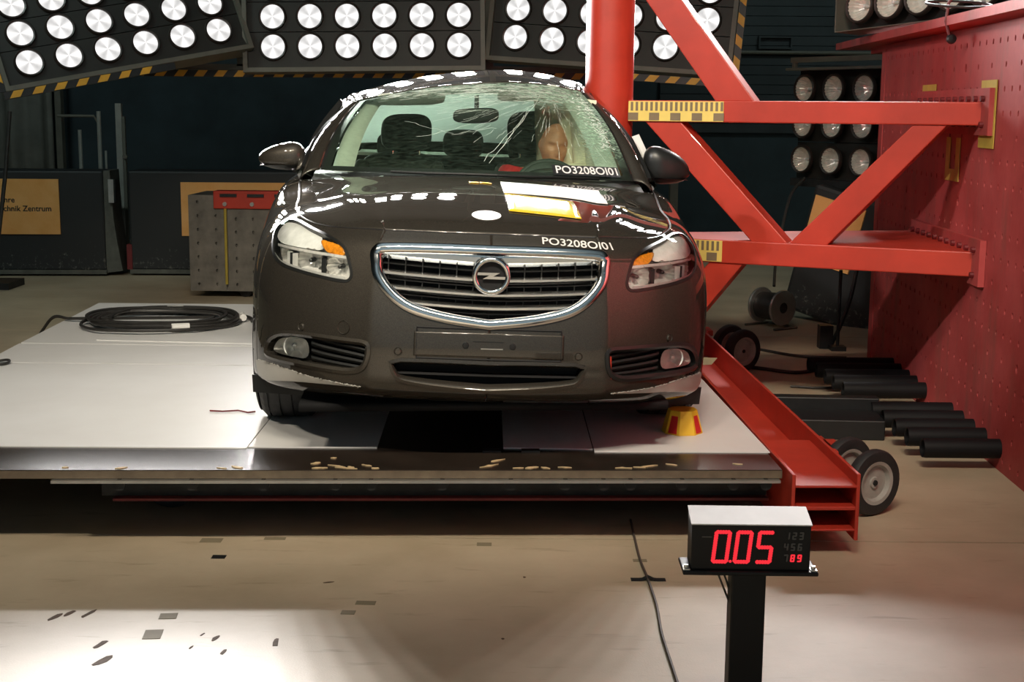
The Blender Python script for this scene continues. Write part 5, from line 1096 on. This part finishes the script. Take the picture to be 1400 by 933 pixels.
# ------------------------------------------------------------------ the dummy at the wheel
M_skin = mat('dummy_vinyl_skin', (.74,.33,.19), .4, var=.12, scale=14); M_shirt = mat('red_shirt', (.60,.02,.025), .8, var=.15, scale=30); M_pants = mat('dull_trousers', (.20,.15,.09), .85)
dm = tag(empty('crash_dummy',(CAR_X,CAR_Y,CAR_Z),CAR_YAW), 'crash test dummy with brown head and red shirt in the driver seat', 'dummy')
def skinned(chains, sub=1):
    V, E_, Rd = [], [], []; idx = {}
    for ch in chains:
        prev = None
        for p, r in ch:
            key = tuple(round(c,4) for c in p)
            if key not in idx: idx[key] = len(V); V.append(p); Rd.append(r)
            i = idx[key]
            if prev is not None and prev != i: E_.append((prev,i))
            prev = i
    me = bpy.data.meshes.new('skel'); me.from_pydata(V,E_,[]); o = bpy.data.objects.new('skel',me); COL.objects.link(o); o.modifiers.new('s','SKIN'); m2 = o.modifiers.new('b','SUBSURF'); m2.levels = sub
    for k,sv in enumerate(me.skin_vertices[0].data): sv.radius = (Rd[k],Rd[k]); sv.use_root = (k==0)
    dg = bpy.context.evaluated_depsgraph_get(); me2 = bpy.data.meshes.new_from_object(o.evaluated_get(dg)); Vv = [tuple(v.co) for v in me2.vertices]; Ff = [tuple(p.vertices) for p in me2.polygons]
    bpy.data.objects.remove(o); bpy.data.meshes.remove(me2); return Vv, Ff
HX, HY, HZ = .452, 2.235, 1.118
pel, chest, neck = (.37,2.27,.58), (.39,2.29,.89), (.43,2.275,1.0)
shL, shR = (.215,2.20,.955), (.55,2.22,.90); elL, elR = (.17,2.05,.72), (.56,2.02,.70); wrL, wrR = (.215,1.90,.90), (.52,1.90,.88)
hand = []
for w,s in ((wrL,-1),(wrR,1)):
    k = (w[0]+s*-.012,w[1]-.045,w[2]+.02); hand.append([(w,.026),(k,.030)])
    for j in range(4): a = (k[0]-s*.012+.010*j*0, k[1]-.03+.012*(1.5-j)*.2, k[2]+.026-.018*j); b = (a[0]-s*.025,a[1]-.022,a[2]+.004); c = (b[0]-s*.020,b[1]+.012-.002*j,b[2]); hand.append([(k,.030),(a,.0095),(b,.009),(c,.008)])
    th = (k[0]-s*.022,k[1]+.028,k[2]+.018); hand.append([(k,.030),(th,.011),((th[0]-s*.024,th[1]-.012,th[2]+.008),.0095)])
legs = []
for s in (-1,1): h = (.37+s*.10,2.25,.55); kn = (.37+s*.13,1.86,.60); an = (.37+s*.12,1.56,.30); legs.append([(pel,.13),(h,.095),(kn,.065),(an,.045),((.37+s*.12,1.42,.25),.04)])
bv, bf = skinned([[(pel,.13),((.38,2.30,.72),.125),(chest,.13),(neck,.055),((HX-.004,HY+.02,HZ-.085),.05)],[(chest,.13),(shL,.065),(elL,.046),(wrL,.026)],[(chest,.13),(shR,.065),(elR,.046),(wrR,.026)]]+hand+legs,1)
# head: one surface with brow, eye hollows, nose, lips, chin and ears; local -y is the face
na, nb = 72, 56; a, b = np.meshgrid(np.linspace(0,2*math.pi,na+1), np.linspace(-math.pi/2,math.pi/2,nb), indexing='ij')
cx_, cy_, cz_ = np.cos(b)*np.sin(a), -np.cos(b)*np.cos(a), np.sin(b)          # a = 0 looks to -y
jaw = np.clip(-cz_,0,1); Xh = .077*cx_*(1-.22*jaw**1.5); Yh = cy_*np.where(cy_<0,.096,.102)*(1-.10*jaw*(cy_>0)); Zh = cz_*np.where(cz_<0,.125,.112)
def bmp(x0,z0,sx,sz): return np.exp(-((Xh-x0)/sx)**2-((Zh-z0)/sz)**2)*(cy_<.2)
Yh -= .014*bmp(0,-.052,.030,.02); Yh -= .008*bmp(0,.033,.05,.012)
for s in (-1,1): Yh += .013*bmp(s*.031,.010,.017,.012); Yh -= .004*bmp(s*.031,.008,.010,.006); Yh -= .006*bmp(s*.040,-.025,.02,.02)
Yh -= .010*bmp(0,.012,.008,.018); Yh -= .026*bmp(0,-.022,.012,.018)*np.where(Zh>-.040,1,.6); Yh -= .016*bmp(0,-.005,.009,.016)
Yh -= .007*bmp(0,-.055,.024,.006); Yh -= .007*bmp(0,-.068,.021,.006); Yh += .004*bmp(0,-.0615,.024,.0025); Yh -= .010*bmp(0,-.098,.022,.016); Yh += .005*bmp(0,-.080,.02,.006)
ear = np.exp(-((Yh-.012)/.016)**2-((Zh+.008)/.026)**2); Xh += np.sign(Xh)*.012*ear*(np.abs(Xh)>.05)
MH = Matrix.Translation((HX,HY,HZ)) @ Matrix.Rotation(R(3),4,'Z') @ Matrix.Rotation(R(7),4,'Y') @ Matrix.Rotation(R(10),4,'X')
hv = [tuple(MH @ Vector(p)) for p in np.stack([Xh,Yh,Zh],-1).reshape(-1,3)]
mb = MB().add(bv,bf); n0 = len(mb.v); mb.add(hv,[(i*nb+j,(i+1)*nb+j,(i+1)*nb+j+1,i*nb+j+1) for i in range(na) for j in range(nb-1)])
body_o = mb.build('body', M_skin, dm, 60)
sv, sf = skinned([[((.372,2.27,.60),.145),((.38,2.30,.72),.14),(chest,.148),((.412,2.285,.955),.085)],[(chest,.148),(shL,.082),((.195,2.12,.85),.066)],[(chest,.148),(shR,.082),((.555,2.135,.79),.066)]],2); MB().add(sv,sf).build('red_shirt', M_shirt, dm, 60)
MB().tube([(HX-.065,HY-.02,1.0),(HX-.05,HY-.075,.995),(HX,HY-.09,.985),(HX+.04,HY-.07,.99)],.014,8).build('shirt_collar', M_shirt, dm, True)
lv, lf = skinned([[((.37,2.27,.56),.135)]+[(p,r*1.12) for p,r in legs[0][1:4]],[((.37,2.27,.56),.135)]+[(p,r*1.12) for p,r in legs[1][1:4]]],1); MB().add(lv,lf).build('trousers', M_pants, dm, 60)
